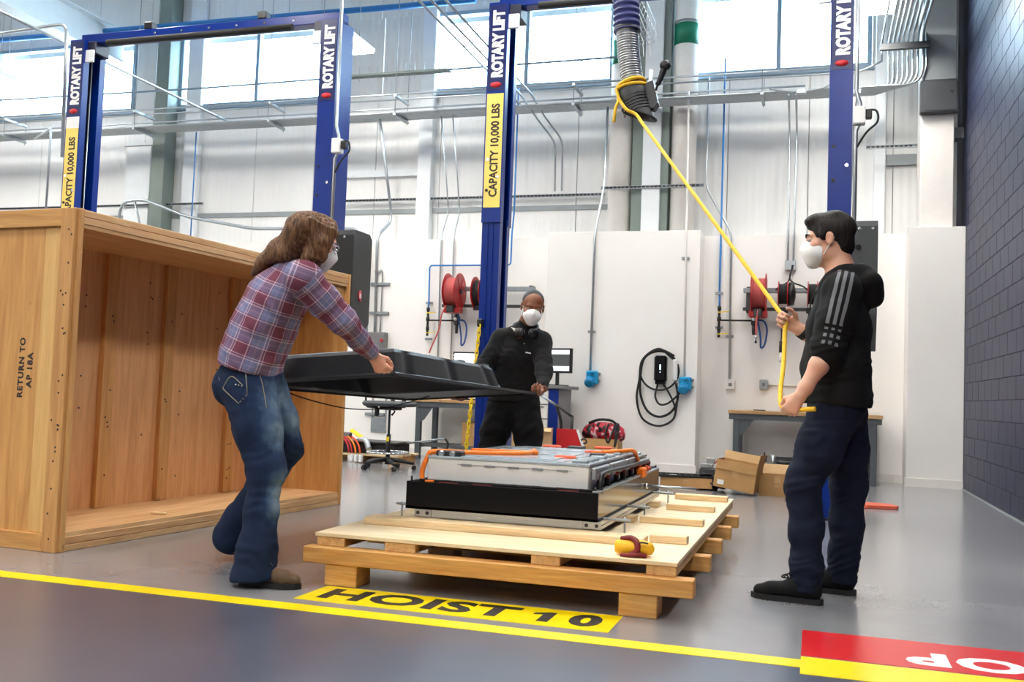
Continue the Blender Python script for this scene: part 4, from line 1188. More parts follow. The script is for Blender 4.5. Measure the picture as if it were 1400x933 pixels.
H.e(sk, (0, -.014, .044), (.0825, .104, .087)); H.e(sk, (0, -.058, -.018), (.066, .050, .070), .02); H.e(sk, (0, .050, .092), (.056, .046, .030), .02)
for q in (-1, 1): H.e(sk, (q*.074, .022, .012), (.008, .016, .040), .01)
H.e(sk, (0, .118, -.018), (.085, .086, .078), .012, 's')
for q in (-1, 1): H.e(sk, (q*.09, .0, -.022), (.032, .030, .044), .008, 's'); H.e(sk, (q*.075, .050, -.05), (.05, .035, .06), .008, 's')
sk.half(H.w(0, -.05, -.075), (0.1, 0, -1))
soft('hair', sk, 'hair_dark', man, 0, [(H.w(0, 0, .05), .5, .0030, (1, .4, .3), .013)], .0020, 3)
# hoodie
def hood_attr(V, N):
    t, d, q, L = along(V, (.120, 4.735, 1.50), (.046, 4.675, 1.13))
    ax = _n(_v((.046, 4.675, 1.13))-_v((.120, 4.735, 1.50))); lat = _n(np.cross(ax, (0, -1, 0)))
    sx = q @ lat
    out = ((N[:, 1] < -.15) & (d < .13) & (t > -.1) & (t < 1.05)).astype(float)
    return {'sx': sx, 'sv': t, 'so': out}
sk = Sculpt(.0065)
sk.chain([(.100, 4.905, 1.43), (.098, 4.905, 1.28), (.090, 4.905, 1.08), (.094, 4.905, .93), (.094, 4.905, .84)], [.105, .140, .150, .150, .150], .05, (0, 1, 0), 1.28)
sk.cone((.11, 4.90, 1.49), (.11, 4.90, 1.44), .085, .11, .05, (0, 1, 0), 1.25)
sk.chain([(.115, 4.82, 1.465), shN, (.078, 4.70, 1.30), elN, (.046, 4.67, 1.14)], [.075, .082, .079, .072, .064], .035)
sk.chain([(.11, 4.98, 1.465), shF, (.085, 5.09, 1.30), elF, (.055, 5.105, 1.165)], [.075, .082, .078, .070, .058], .035)
sk.ell((.205, 4.90, 1.485), (.090, .125, .078), k=.04); sk.ell((.245, 4.90, 1.43), (.060, .085, .06), k=.03)
for a in range(-5, 6):
    an = a*.30; x = .118+.088*math.cos(an); y = 4.90+.092*math.sin(an); sk.ell((x, y, 1.525-.0*a), (.030, .030, .045), k=.03)
sk.cone((.03, 4.85, 1.47), (.10, 4.82, 1.53), .028, .028, .03); sk.cone((.03, 4.95, 1.47), (.10, 4.98, 1.53), .028, .028, .03)
sk.half((0.1, 4.9, .905), (-.05, 0, -1))
def P_(*a): return a
hf = [(elN, .13, .006, (0, .1, 1), .052), ((.07, 4.68, 1.25), .12, .004, (.3, 0, 1), .06), ((.11, 4.74, 1.42), .10, .004, (.5, 0, 1), .06), ((.09, 4.78, .98), .22, .006, (.25, .2, 1), .085), ((.2, 4.85, 1.15), .2, .004, (.5, 0, .8), .09), ((.0, 4.8, 1.1), .2, .004, (.5, 0, .8), .08)]
soft('hoodie', sk, 'striped_hoodie', man, 1, hf, .0018, 4, attrs=hood_attr)
part('hood_cord', MB().tube(spline([(-.005, 4.86, 1.45), (-.028, 4.86, 1.40), (-.040, 4.862, 1.32)], 5), .004, 6), 'black_rubber', man)
# jeans
sk = Sculpt(.007)
sk.ell((.098, 4.90, .905), (.135, .165, .12), k=.05)
sk.chain([(.082, 4.82, .88), (.02, 4.785, .70), (-.048, 4.765, .535), (-.030, 4.75, .33), (-.026, 4.73, .17), (-.028, 4.73, .055)], [.118, .106, .083, .076, .069, .072], .03)
sk.chain([(.125, 4.985, .88), (.150, 5.00, .70), (.160, 5.015, .52), (.155, 5.03, .33), (.142, 5.035, .18), (.140, 5.035, .06)], [.118, .100, .082, .077, .070, .070], .03)
sk.half((0, 0, .052), (0, 0, -1))
jf = [((-.05, 4.75, .53), .13, .007, (.1, 0, 1), .07), ((-.03, 4.73, .12), .11, .011, (.2, .1, 1), .05), ((.14, 5.0, .13), .12, .011, (-.2, .1, 1), .052), ((.16, 5.0, .50), .13, .006, (.1, 0, 1), .065), ((.05, 4.8, .80), .16, .006, (.7, 0, .7), .075), ((.02, 4.75, .36), .14, .005, (.35, 0, 1), .08)]
soft('jeans', sk, 'navy_jeans', man, 1, jf, .0022, 6)
shoe(man, (.052, 4.70, 0), (-.272, 4.755, 0), 'black_suede', 'black_rubber', laces='black_rubber')
shoe(man, (.205, 5.02, 0), (-.11, 5.06, 0), 'black_suede', 'black_rubber', laces='black_rubber')
wd = _n(_v(wrF)-_v((-.02, 5.06, 1.23)))
part('wristband', MB().tube([tuple(_v(wrF)-wd*.045), tuple(_v(wrF)-wd*.012)], .0375, 18), 'black_rubber', man)

# ================================================================== WOMAN (left)
wom = thing('person', 'woman in plaid shirt and blue jeans with long brown hair lifting the black cover', 'person', (-2.45, 4.05, 0))
H = Head((-2.278, 4.105, 1.588), (.72, .60, -.40), sc=1.02); H.skin = 'skin_fair'
F_ = _n((.862, .507, 0)); R_ = _n((.507, -.862, 0))
shR, elR, wrR = (-2.262, 3.985, 1.395), (-2.125, 4.125, 1.215), (-2.068, 4.345, 1.070)
shL, elL, wrL = (-2.440, 4.265, 1.41), (-2.60, 4.42, 1.20), (-2.72, 4.53, .965)
sk = Sculpt(.005); H.sculpt(sk, female=True)
sk.chain([H.w(0, -.035, -.05), (-2.345, 4.105, 1.50), (-2.375, 4.11, 1.42)], [.050, .050, .062], .03)
sk.chain([(-2.40, 4.11, 1.40), (-2.52, 4.10, 1.2)], [.080, .085], .03, R_, 1.3)
sk.chain([(-2.34, 4.05, 1.40), shR, elR, wrR], [.05, .048, .040, .026], .025)
sk.chain([(-2.40, 4.18, 1.41), shL, elL, wrL], [.05, .048, .040, .026], .025)
hand(sk, wrR, (.44, .36, -.82), (-.15, .90, .32), (.86, -.05, .44), {'i': (50, 62, 40), 'm': (55, 65, 40), 'r': (58, 65, 40), 'l': (60, 65, 40)}, .98, thumb=(((.70, .42, .50), .042, .0122), ((.85, -.10, .50), .032, .0105), ((.80, -.25, .55), .025, .0092)))
hand(sk, wrL, (-.45, .35, -.75), (.2, .8, .4), (-.7, 0, .5), (40, 55, 35), .96)
soft('body', sk, 'skin_fair', wom, 1)
H.eyes(wom); H.brows(wom, 'hair_brown'); H.mask(wom)
# safety glasses
g = MB()
for q in (-1, 1):
    g.tube(spline([H.w(q*.004, .110, .010), H.w(q*.030, .106, .022), H.w(q*.058, .088, .018), H.w(q*.060, .086, -.004), H.w(q*.034, .103, -.014), H.w(q*.008, .110, -.004)], 4), .0022, 6)
    g.tube([H.w(q*.058, .088, .016), H.w(q*.078, .03, .014), H.w(q*.083, -.01, .008)], .0024, 6)
gl = part('glasses_frame', g, 'galvanised', wom)
# hair
sk = Sculpt(.006)
H.e(sk, (0, -.020, .042), (.086, .106, .088)); H.e(sk, (0, -.07, -.02), (.080, .06, .09), .03)
sk.chain([H.w(.045, .020, .095), H.w(.072, .035, .055), H.w(.084, .030, .0), H.w(.084, .040, -.065), H.w(.078, .048, -.115)], [.022, .026, .026, .022, .010], .02)
sk.chain([H.w(-.045, .020, .095), H.w(-.072, .030, .055), H.w(-.084, .020, .0), H.w(-.082, .020, -.08)], [.022, .026, .024, .012], .02)
for q in (-1, 1):
    sk.chain([H.w(q*.070, -.01, .05), H.w(q*.086, -.005, -.02), H.w(q*.086, -.002, -.09), H.w(q*.072, -.020, -.15)], [.035, .036, .032, .018], .03)
bk = [H.w(.02, -.08, .02), (-2.375, 4.08, 1.575), (-2.455, 4.07, 1.535), (-2.535, 4.08, 1.480), (-2.605, 4.10, 1.432)]
sk.chain(bk, [.080, .062, .046, .030, .010], .04, R_, 1.5)
sk.chain([H.w(.05, -.09, -.03), (-2.37, 4.02, 1.52), (-2.46, 4.02, 1.49)], [.05, .040, .016], .03, R_, 1.3)
H.e(sk, (0, .125, -.01), (.066, .062, .095), .012, 's'); H.e(sk, (0, .12, -.09), (.07, .07, .08), .012, 's')
soft('hair', sk, 'hair_brown', wom, 0, [(H.w(0, -.05, 0), .6, .0085, tuple(R_*.8+F_*.5), .020)], .0022, 9)
# shirt
def shirt_attr(V, N):
    pu = np.zeros(len(V)); pv = np.zeros(len(V))
    T0, T1 = _v((-2.555, 4.10, .95)), _v((-2.385, 4.11, 1.45)); ax = _n(T1-T0)
    f = _n(F_-ax*(F_ @ ax)); r = np.cross(f, ax)
    q = V-T0; ang = np.arctan2(q @ r, -(q @ f)); pu[:] = ang*.150; pv[:] = q @ ax
    dt = np.linalg.norm(q-np.outer(q @ ax, ax), axis=1)
    for (a, b, c) in ((shR, elR, wrR), (shL, elL, wrL)):
        t1, d1, q1, L1_ = along(V, a, b); t2, d2, q2, L2_ = along(V, b, c)
        for t, d, qq, p0, L, off in ((t1, d1, q1, a, L1_, 0), (t2, d2, q2, b, L2_, None)):
            pass
        near = np.minimum(d1, d2) < .098
        ax1 = _n(_v(b)-_v(a)); side = (V-_v(a)) @ ax1 > .015
        m = near & side
        use2 = d2 < d1
        axm = _n(_v(c)-_v(a)); e1 = _n(np.cross(axm, (0, 0, 1))); e2 = np.cross(e1, axm)
        qq = np.where(use2[:, None], q2, q1)
        pu[m] = (np.arctan2(qq[m] @ e1, qq[m] @ e2))*.07+.31; pv[m] = np.where(use2, L1_+t2*L2_, t1*L1_)[m]+.53
    return {'pu': pu, 'pv': pv}
sk = Sculpt(.006)
sk.chain([(-2.400, 4.11, 1.43), (-2.462, 4.11, 1.32), (-2.535, 4.10, 1.17), (-2.585, 4.10, 1.03), (-2.615, 4.10, .88)], [.088, .138, .142, .146, .156], .05, R_, 1.30)
sk.chain([(-2.352, 4.07, 1.44), shR, (-2.195, 4.05, 1.305), elR, (-2.095, 4.24, 1.14), (-2.073, 4.325, 1.083)], [.075, .080, .072, .062, .052, .043], .035)
sk.chain([(-2.40, 4.17, 1.43), shL, elL, (-2.70, 4.51, 1.02)], [.075, .078, .060, .045], .035)
sk.ell((-2.352, 4.105, 1.48), (.068, .075, .038), k=.03)
sk.half((-2.55, 4.1, .965), (-.24, 0, -1))
wf = [(elR, .12, .007, (.5, .6, -.6), .045), ((-2.19, 4.05, 1.30), .12, .005, (.5, .4, -.7), .06), ((-2.08, 4.28, 1.11), .09, .005, (.2, .8, -.5), .035), ((-2.33, 4.0, 1.28), .14, .006, (.8, 0, .5), .065), ((-2.47, 4.0, 1.10), .2, .007, (.55, 0, .8), .09), ((-2.6, 4.1, 1.08), .16, .005, (.3, .2, 1), .075), ((-2.40, 4.05, 1.15), .15, .006, (.9, .2, .2), .07)]
soft('plaid_shirt', sk, 'plaid', wom, 1, wf, .0022, 12, attrs=shirt_attr)
# jeans
knR, knL = (-2.392, 3.965, .515), (-2.452, 4.225, .600)
def wear(V, N):
    w_ = np.zeros(len(V))
    for a, b in (((-2.50, 4.0, .90), knR), ((-2.55, 4.2, .88), knL), (knR, (-2.375, 3.93, .25)), (knL, (-2.66, 4.33, .35))):
        t, d, q, L = along(V, a, b)
        w_ = np.maximum(w_, np.where((t > -.3) & (t < 1.15) & (d < .16), np.clip(N @ _n(F_+np.array([.35, -.55, 0])), 0, 1)**2*np.clip(1.25-abs(t-.6)*1.0, 0, 1)*np.clip((1.1-t)/.45, 0, 1)*np.clip((t+.25)/.3, 0, 1), 0))
    return {'wear': w_*1.0}
sk = Sculpt(.0065)
sk.ell((-2.580, 4.10, .93), (.150, .145, .13), k=.05); sk.ell((-2.650, 4.06, .885), (.095, .11, .105), k=.05)
sk.cone((-2.585, 4.10, 1.01), (-2.58, 4.10, .93), .125, .130, .04, R_, 1.25)
sk.chain([(-2.545, 4.025, .87), (-2.465, 3.99, .69), knR, (-2.392, 3.94, .34), (-2.392, 3.915, .17), (-2.392, 3.905, .035)], [.125, .108, .083, .074, .086, .105], .03)
sk.chain([(-2.555, 4.165, .87), (-2.495, 4.20, .73), knL, (-2.625, 4.31, .40), (-2.79, 4.395, .215), (-2.86, 4.43, .12)], [.120, .104, .084, .074, .083, .095], .03)
sk.half((-2.39, 3.9, .028), (.1, 0, -1))
jf = [(knR, .14, .006, (.1, 0, 1), .065), ((-2.39, 3.9, .15), .14, .007, (.35, .1, 1), .07), (knL, .13, .006, (.4, .1, 1), .06), ((-2.57, 4.0, .80), .14, .006, (.5, 0, .8), .06), ((-2.44, 3.95, .35), .14, .005, (.4, 0, 1), .075)]
soft('jeans', sk, 'denim', wom, 1, jf, .002, 15, attrs=wear)
# back pocket with its stitching, side seam, rivets
def jproj(p, d=_v((-.45, -.9, -.05))): return p
SKJ = sk
def on_surface(p, out):
    """slide a point along out until it lies just outside the cloth"""
    p = _v(p); out = _n(out)
    for t in np.arange(.30, -.30, -.004):
        x = (p+out*t)[None]
        dd = min(float(Sculpt._d(q, x)[0]) for q in SKJ.p if q[8] == 'u')
        if dd < -.002: return tuple(p+out*(t+.008))
    return None
o_ = (.54, -.84, 0)
def seam(name, pts, r=.0022, n=7):
    q = [x for x in (on_surface(p, o_) for p in spline(pts, n)) if x]
    if len(q) < 2: return None
    return part(name, MB().tube(q, r, 5), 'seam_thread', wom)
A_, B_, C_, D_, E_ = (-2.742, 4.0, .965), (-2.585, 4.0, .988), (-2.565, 4.0, .857), (-2.609, 4.0, .814), (-2.690, 4.0, .873)
A_, B_, C_, D_, E_ = [(q[0]+.028, q[1], q[2]) for q in (A_, B_, C_, D_, E_)]
for pp in ([A_, B_], [B_, C_], [C_, D_], [D_, E_], [E_, A_]): seam('pocket_stitching', pp, n=8)
seam('pocket_stitching', [(-2.710, 4.0, .951), (-2.632, 4.0, .962), (-2.560, 4.0, .975)], n=5); seam('pocket_stitching', [(-2.673, 4.0, .876), (-2.628, 4.0, .936), (-2.563, 4.0, .897)], n=5)
seam('waist_seam', [(-2.735, 4.0, .985), (-2.658, 4.0, 1.005), (-2.52, 4.0, 1.012)], n=6)
seam('side_seam', [(-2.52, 4.0, 1.01), (-2.467, 4.0, .925), (-2.433, 4.0, .797)], n=10)
for dx in (0, .016, .032): part('rivet', MB().ball(on_surface((-2.60+dx, 4.0, .899-dx*.15), o_) or (-2.6+dx, 3.95, .9), .005, 5), 'chrome', wom)
shoe(wom, (-2.462, 3.895, 0), (-2.170, 3.935, 0), 'suede_brown', 'black_rubber', laces='steel_dark', hgt=.085)
sh = shoe(wom, (-2.93, 4.43, .07), (-2.70, 4.42, .0), 'suede_brown', 'black_rubber', hgt=.08)

# ================================================================== MAN IN THE BLACK SWEATER (behind)
man2 = thing('person', 'man in black sweater and white mask holding the far end of the cover', 'person', (-2.2, 7.15, 0))
H = Head((-2.045, 7.03, 1.562), (.34, -.90, -.30), up=(.10, 0, 1), sc=1.05); H.skin = 'skin_brown'
R2 = _n((-1, -.2, 0))
shR, elR, wrR = (-2.305, 7.11, 1.315), (-2.425, 6.985, 1.065), (-2.490, 6.755, .865)
shL, elL, wrL = (-1.985, 7.085, 1.30), (-1.912, 6.945, 1.075), (-1.880, 6.725, .925)
sk = Sculpt(.005); H.sculpt(sk)
sk.chain([H.w(0, -.035, -.05), (-2.095, 7.085, 1.45), (-2.13, 7.105, 1.36)], [.060, .062, .08], .03)
sk.chain([(-2.13, 7.10, 1.33), (-2.16, 7.13, 1.15)], [.10, .11], .03, R2, 1.3)
sk.chain([(-2.2, 7.1, 1.33), shR, elR, wrR], [.055, .052, .044, .030], .025)
sk.chain([(-2.06, 7.1, 1.33), shL, elL, wrL], [.055, .052, .044, .030], .025)
hand(sk, wrR, (-.12, -.95, -.10), (0, -.1, 1), (-1, .1, 0), (30, 45, 30), 1.0)
hand(sk, wrL, (.02, -.95, -.10), (0, -.1, 1), (1, 0, 0), (40, 60, 40), 1.0)
soft('body', sk, 'skin_brown', man2, 1)
H.eyes(man2); H.mask(man2)
sk = Sculpt(.005); H.e(sk, (0, -.022, .043), (.0785, .096, .080)); H.e(sk, (0, .13, .0), (.10, .095, .095), .008, 's'); sk.half(H.w(0, -.02, .025), tuple(-H.u+H.f*.25))
soft('hair', sk, 'hair_black', man2, 0)
sk = Sculpt(.0065)
sk.chain([(-2.135, 7.105, 1.34), (-2.15, 7.12, 1.20), (-2.19, 7.16, 1.02), (-2.21, 7.18, .86), (-2.21, 7.18, .80)], [.105, .135, .128, .132, .132], .05, R2, 1.36)
sk.cone((-2.12, 7.10, 1.38), (-2.105, 7.09, 1.43), .085, .072, .04)
sk.chain([(-2.2, 7.1, 1.34), shR, elR, (-2.475, 6.82, .91)], [.075, .082, .066, .046], .04)
sk.chain([(-2.07, 7.1, 1.335), shL, elL, (-1.885, 6.79, .965)], [.075, .080, .064, .044], .04)
sk.half((-2.2, 7.2, .86), (0, .1, -1))
sf = [(elL, .12, .006, (0, .5, 1), .05), (elR, .12, .006, (.3, .5, 1), .05), ((-2.2, 7.05, .95), .2, .007, (.25, 0, 1), .08), ((-2.1, 7.0, 1.15), .2, .005, (.6, 0, .7), .1), ((-2.28, 7.0, 1.2), .13, .005, (.7, 0, .6), .07)]
soft('sweater', sk, 'black_knit', man2, 1, sf, .0020, 21)
part('chest_logo', MB().box(-.020, .020, -.004, .004, 0, .003, frame((-2.045, 6.957, 1.215), (1, .12, -.16), (0.1, -.1, 1))), 'label_white', man2)
part('zip_pull', MB().ball((-2.085, 6.985, 1.285), .006, 5), 'chrome', man2)
sk = Sculpt(.008)
sk.ell((-2.215, 7.19, .87), (.175, .135, .13), k=.05)
sk.chain([(-2.300, 7.19, .82), (-2.345, 7.16, .62), (-2.365, 7.13, .46), (-2.375, 7.16, .25), (-2.380, 7.19, .05)], [.122, .112, .096, .088, .085], .03)
sk.chain([(-2.130, 7.19, .82), (-2.085, 7.16, .62), (-2.065, 7.13, .46), (-2.055, 7.16, .25), (-2.050, 7.19, .05)], [.122, .112, .096, .088, .085], .03)
sk.half((0, 0, .04), (0, 0, -1))
soft('trousers', sk, 'black_trousers', man2, 1, [((-2.35, 7.05, .6), .2, .006, (.3, 0, 1), .08), ((-2.08, 7.05, .6), .2, .006, (-.3, 0, 1), .08)], .0025, 23)
shoe(man2, (-2.365, 7.26, 0), (-2.42, 6.98, 0), 'black_suede', 'black_rubber'); shoe(man2, (-2.055, 7.26, 0), (-2.02, 6.98, 0), 'black_suede', 'black_rubber')
# headphones resting round his neck
hp = thing('headphones', 'black headphones with white rims hung around the neck of the man in black', 'headphones', (-2.1, 7.05, 1.38))
part('headband', MB().tube(spline([(-2.135, 6.985, 1.375), (-2.20, 7.06, 1.425), (-2.17, 7.16, 1.46), (-2.07, 7.17, 1.455), (-2.015, 7.09, 1.42), (-2.02, 7.01, 1.375)], 6), .009, 8), 'black_plastic', hp)
for c, dr in (((-2.118, 6.972, 1.365), (-.25, -1, .1)), ((-2.020, 6.985, 1.365), (.7, -.7, .1))):
    M = frame(c, Vector(dr).cross(Vector((0, 0, 1))), (0, 0, 1))
    cu = part('ear_cup', MB().lathe([(.01, -.02), (.036, -.018), (.036, .006), (.028, .012)], M, 20), 'black_plastic', hp)
    part('ear_cup_rim', MB().tube([M @ Vector((.029*math.cos(a*PI/10), .029*math.sin(a*PI/10), .012)) for a in range(20)], .0045, 6, closed=True), 'label_white', cu)
part('band_clip', MB().bar((-2.205, 7.03, 1.40), (-2.165, 7.00, 1.385), .012, .02), 'label_white', hp)
# ================================================================== PIPES, CONDUITS AND RACKS ON THE BACK WALL
def pipe(label, x, y, r, z0, z1, bands):
    t = thing('service_pipe', label, 'pipe', (x, y, z0))
    part('pipe_run', MB().cyl((x, y, z0), (x, y, z1), r, n=28), 'white_trim', t)
    for a, b_ in bands: part('green_band', MB().cyl((x, y, a), (x, y, b_), r+.003, n=28), 'green_band', t, 'green identification band')
    for zz in (z0+2.9,): part('pipe_clamp', MB().cyl((x, y, zz), (x, y, zz+.03), r+.006, n=28), 'galvanised_dull', t)
pipe('fat white vertical pipe with a green band, behind the exhaust hose', -2.60, 12.97, .155, ZL, ZC, [(5.45, 5.78)])
pipe('fat white vertical pipe with a green band, right of the exhaust hose', -1.745, 12.97, .165, ZL, ZC, [(5.66, 5.95)])

rack = thing('conduit_rack', 'long suspended rack of grey conduits running under the windows and rising beside the blue wall', 'conduit', (-6, 12.55, 4.78))
NC = 9
for i in range(NC):
    y = 12.36+i*.046; z = 4.80
    if i == 0: continue
    xr = 1.15-(i-1)*.052
    pts = fillet([(XL+.1, y, z), (xr, y, z), (xr, y, 5.42), (xr+.0, 9.5, 5.42)], .20, 6)
    part('conduit', MB().tube(pts, .0155, 7), 'galvanised', rack)
part('conduit', MB().tube(fillet([(XL+.1, 12.37, 4.79), (-.55, 12.37, 4.79)], .2, 5), .014, 7), 'galvanised', rack)
for i, (y, z, xe) in enumerate(((12.45, 5.08, .2), (12.62, 5.06, .45), (12.70, 4.95, -.2))):
    part('conduit', MB().tube(fillet([(XL+.1, y, z), (xe, y, z), (xe+.25, y, z+.12), (.70, y, z+.12), (.70, y, 5.42), (.70, 9.5, 5.42)] if i == 1 else [(XL+.1, y, z), (xe, y, z)], .12, 5), .013, 7), 'galvanised', rack)
for x in (-15.0, -12.55, -10.05, -7.72, -5.70, -3.13, -.71):
    for zz in (4.765, 5.03):
        if x == -.71 and zz > 5: continue
        part('strut_channel', MB().box(x-.02, x+.02, 12.32, 12.80, zz-.02, zz+.016, ch=.003), 'galvanised', rack)
    for y in (12.34, 12.78): part('hanger_rod', MB().cyl((x, y, 4.72), (x, y, ZC), .005, n=6), 'galvanised_dull', rack)
part('strut_channel', MB().box(.66, 1.22, 12.28, 12.33, 5.20, 5.28, ch=.004), 'dark_grey', rack)
part('junction_fitting', MB().box(-.30, -.18, 12.34, 12.40, 4.74, 4.81, ch=.01), 'galvanised', rack)
part('junction_fitting', MB().box(.36, .46, 12.34, 12.40, 4.70, 4.77, ch=.01), 'galvanised', rack)
part('conduit', MB().tube(spline([(-.62, 12.36, 4.83), (-.48, 12.36, 4.80), (-.30, 12.36, 4.775), (-.18, 12.36, 4.775), (.0, 12.36, 4.80), (.15, 12.36, 4.86)], 5), .013, 7), 'galvanised', rack)
def conduit(label, pts, r=.013, mat='galvanised', rad=.12, clamps=(), cat='conduit', name='wall_conduit'):
    t = thing(name, label, cat, pts[-1])
    part('conduit', MB().tube(fillet(pts, rad, 5), r, 8), mat, t)
    for (x, y, z) in clamps: part('clamp', MB().box(x-.05, x+.05, y+.0, y+.035, z-.016, z+.016, ch=.003), 'galvanised_dull', t)
    return t
YC = 12.775; YP = 12.325
conduit('double bent grey conduit beside the black motor cover, left one', [(-6.05, 12.6, 4.78), (-6.04, YC+.3, 3.6), (-6.02, YC+.3, 3.38), (-6.09, YC, 3.12), (-6.06, YC, 1.72)], .022, clamps=[(-6.06, YC, 2.6)])
conduit('thin grey conduit falling to the grey switch box', [(-5.98, 12.7, 2.62), (-5.98, YC, 2.60), (-5.98, YC, 1.72)], .010)
conduit('thin grey conduit falling left of the big red hose reel', [(-5.10, 12.6, 4.78), (-5.10, YC+.25, 3.5), (-5.10, YC, 3.1), (-5.07, YC, .9)], .011)
conduit('thin grey conduit passing behind the big red hose reel', [(-4.93, 12.6, 4.78), (-4.93, YC+.25, 3.5), (-4.91, YC, 3.1), (-4.87, YC, .9)], .011)
conduit('grey conduit pair ending on the wall rail right of the middle post', [(-3.7, 8.5, 4.92), (-3.7, 12.3, 4.92), (-3.64, 12.7, 4.75), (-3.42, 12.95, 4.45), (-3.42, 13.0, 3.75)], .013)
conduit('second conduit of the pair right of the middle post', [(-3.85, 8.5, 4.92), (-3.85, 12.3, 4.92), (-3.75, 12.7, 4.73), (-3.52, 12.95, 4.42), (-3.52, 13.0, 3.75)], .013)
conduit('third conduit beside the pair, running up towards the roof', [(-3.99, 8.5, 4.93), (-3.99, 12.75, 4.93)], .013)
conduit('white conduit down to the left blue socket', [(-2.72, 12.6, 4.78), (-2.72, 12.55, 3.75), (-2.78, YP, 3.0), (-2.78, YP, 1.22)], .016, clamps=[(-2.78, YP, 1.75)])
conduit('white conduit down to the right blue socket', [(-1.64, 12.5, 4.9), (-1.62, 12.5, 3.4), (-1.60, YP, 3.05), (-1.575, YP, 1.18)], .013, 'white_trim', clamps=[(-1.60, YP, 2.7)])
conduit('white twin conduit left of the striped hoodie man, nearer one', [(-.39, 12.36, 4.74), (-.39, 13.1, 4.5), (-.37, YC, 3.1), (-.37, YC, 2.72)], .013)
conduit('white twin conduit left of the striped hoodie man, right one', [(-.30, 12.36, 4.74), (-.30, 13.1, 4.5), (-.30, YC, 3.1), (-.30, YC, 2.72)], .013)
conduit('grey conduit with a slanted offset above the air regulator', [(-1.43, 12.9, 5.2), (-1.43, 12.9, 3.72), (-1.08, YC, 3.10), (-1.06, YC, 1.20)], .014, clamps=[(-1.07, YC, 1.75)])
conduit('thin grey conduit beside the right lift post', [(.42, 12.37, 4.72), (.40, 13.1, 4.6), (.38, 13.1, 3.1)], .010)
conduit('bent galvanised pipe above the crate and over the motor cover', [(-10.55, 12.7, 3.2), (-10.50, 12.7, 3.70), (-10.1, 12.7, 3.74), (-9.25, 12.7, 3.44), (-8.1, 12.7, 3.24), (-6.35, 12.7, 3.22), (-6.16, 12.7, 2.95), (-6.16, 12.7, 1.72)], .024, rad=.16)
conduit('thin grey conduit brace under the bent pipe', [(-10.25, 12.7, 3.72), (-10.1, 12.72, 3.2)], .018)
conduit('long grey conduit slanting across the left window towards the viewer', [(-8.55, 12.8, 4.86), (-8.55, 6.0, 4.86)], .017)
conduit('grey conduit loop at the upper left beside the first lift post', [(-8.2, 8.9, 3.4), (-8.25, 8.9, 4.95), (-9.4, 8.9, 4.9), (-9.4, 6.5, 4.9)], .020)
conduit('grey conduit dropping left of the first lift post', [(-12.2, 12.6, 4.75), (-8.85, 9.4, 3.9), (-8.85, 9.4, 2.0)], .014)
conduit('dark cable run with clamps across the windows', [(XL+.1, 12.62, 5.50), (-9.0, 12.62, 5.42), (-6.5, 12.62, 5.44), (-2.6, 12.62, 5.46)], .016, 'frame_grey', cat='cable', name='cable_run')
tr = thing('cable_tray', 'green-grey bristled cable tray hanging between the second and third windows', 'tray', (-5.9, 12.62, 5.42))
part('tray_rail', MB().box(-6.9, -5.0, 12.56, 12.68, 5.42, 5.45), 'steel_green_grey', tr)
mb = MB()
for k in range(13): mb.cyl((-6.85+k*.145, 12.62, 5.36), (-6.85+k*.145, 12.62, 5.58), .004, n=5)
part('tray_hooks', mb, 'galvanised', tr)['kind'] = 'stuff'
conduit('bright blue air pipe running high above the lift crossbeam', [(XL+.1, 12.72, 6.56), (-4.7, 12.72, 6.46)], .045, 'blue_pipe', cat='pipe', name='air_pipe')
conduit('thin blue air pipe falling left of the second lift post', [(-9.19, 12.7, 4.76), (-9.19, 12.7, 3.1)], .010, 'blue_pipe', cat='pipe', name='air_pipe')
conduit('thin blue air pipe beside the middle post turning left to the regulator', [(-4.03, 12.768, 5.2), (-4.03, 12.768, 3.4), (-4.04, 12.735, 3.1), (-4.04, 12.735, 2.68), (-5.24, 12.735, 2.68), (-5.23, 12.735, 2.2), (-5.22, 12.70, 2.1), (-5.22, 12.70, 2.05)], .012, 'blue_pipe', .05, clamps=[(-5.23, 12.74, 2.15), (-5.22, 12.74, 1.64)], cat='pipe', name='air_pipe')
conduit('thin blue air pipe falling to the right air regulator', [(-1.21, 12.775, 5.4), (-1.21, 12.775, 2.3), (-1.20, 12.70, 2.2), (-1.20, 12.70, 2.12)], .013, 'blue_pipe', clamps=[(-1.21, 12.72, 2.30), (-1.20, 12.72, 1.86)], cat='pipe', name='air_pipe')
def rail(label, x0, x1, y, z):
    t = thing('strut_rail', label, 'rail', ((x0+x1)/2, y, z))
    part('channel', MB().box(x0, x1, y, y+.03, z+.012, z+.020).box(x0, x1, y, y+.03, z-.020, z-.012).box(x0, x1, y+.024, y+.03, z-.012, z+.012), 'galvanised_dull', t)
    mb = MB(); n = int((x1-x0)/.055)
    for k in range(n): mb.box(x0+.01+k*.055, x0+.045+k*.055, y-.002, y+.02, z-.010, z+.010)
    part('slots', mb, 'black_plastic', t)['kind'] = 'stuff'
rail('slotted black wall rail behind the second and middle lift posts', -6.85, -2.85, 13.2, 3.735)
rail('slotted black wall rail far left behind the first lift post', -13.5, -9.3, 13.1, 3.735)
rail('slotted rail fixed across the fat white pipes', -2.82, -1.45, 12.78, 3.73)
rail('slotted rail above the power unit right of the right lift post', .55, 1.15, 12.9, 4.18)
rail('slotted rail high between the second and third windows', -6.9, -5.3, 13.2, 5.0)
jb = thing('junction_box', 'plain grey steel box on the column casing by the blue wall', 'box', (1.34, 12.42, 4.45))
part('box_body', MB().box(1.13, 1.55, 12.38, 12.50, 4.44, 4.83, ch=.008), 'dark_grey', jb)
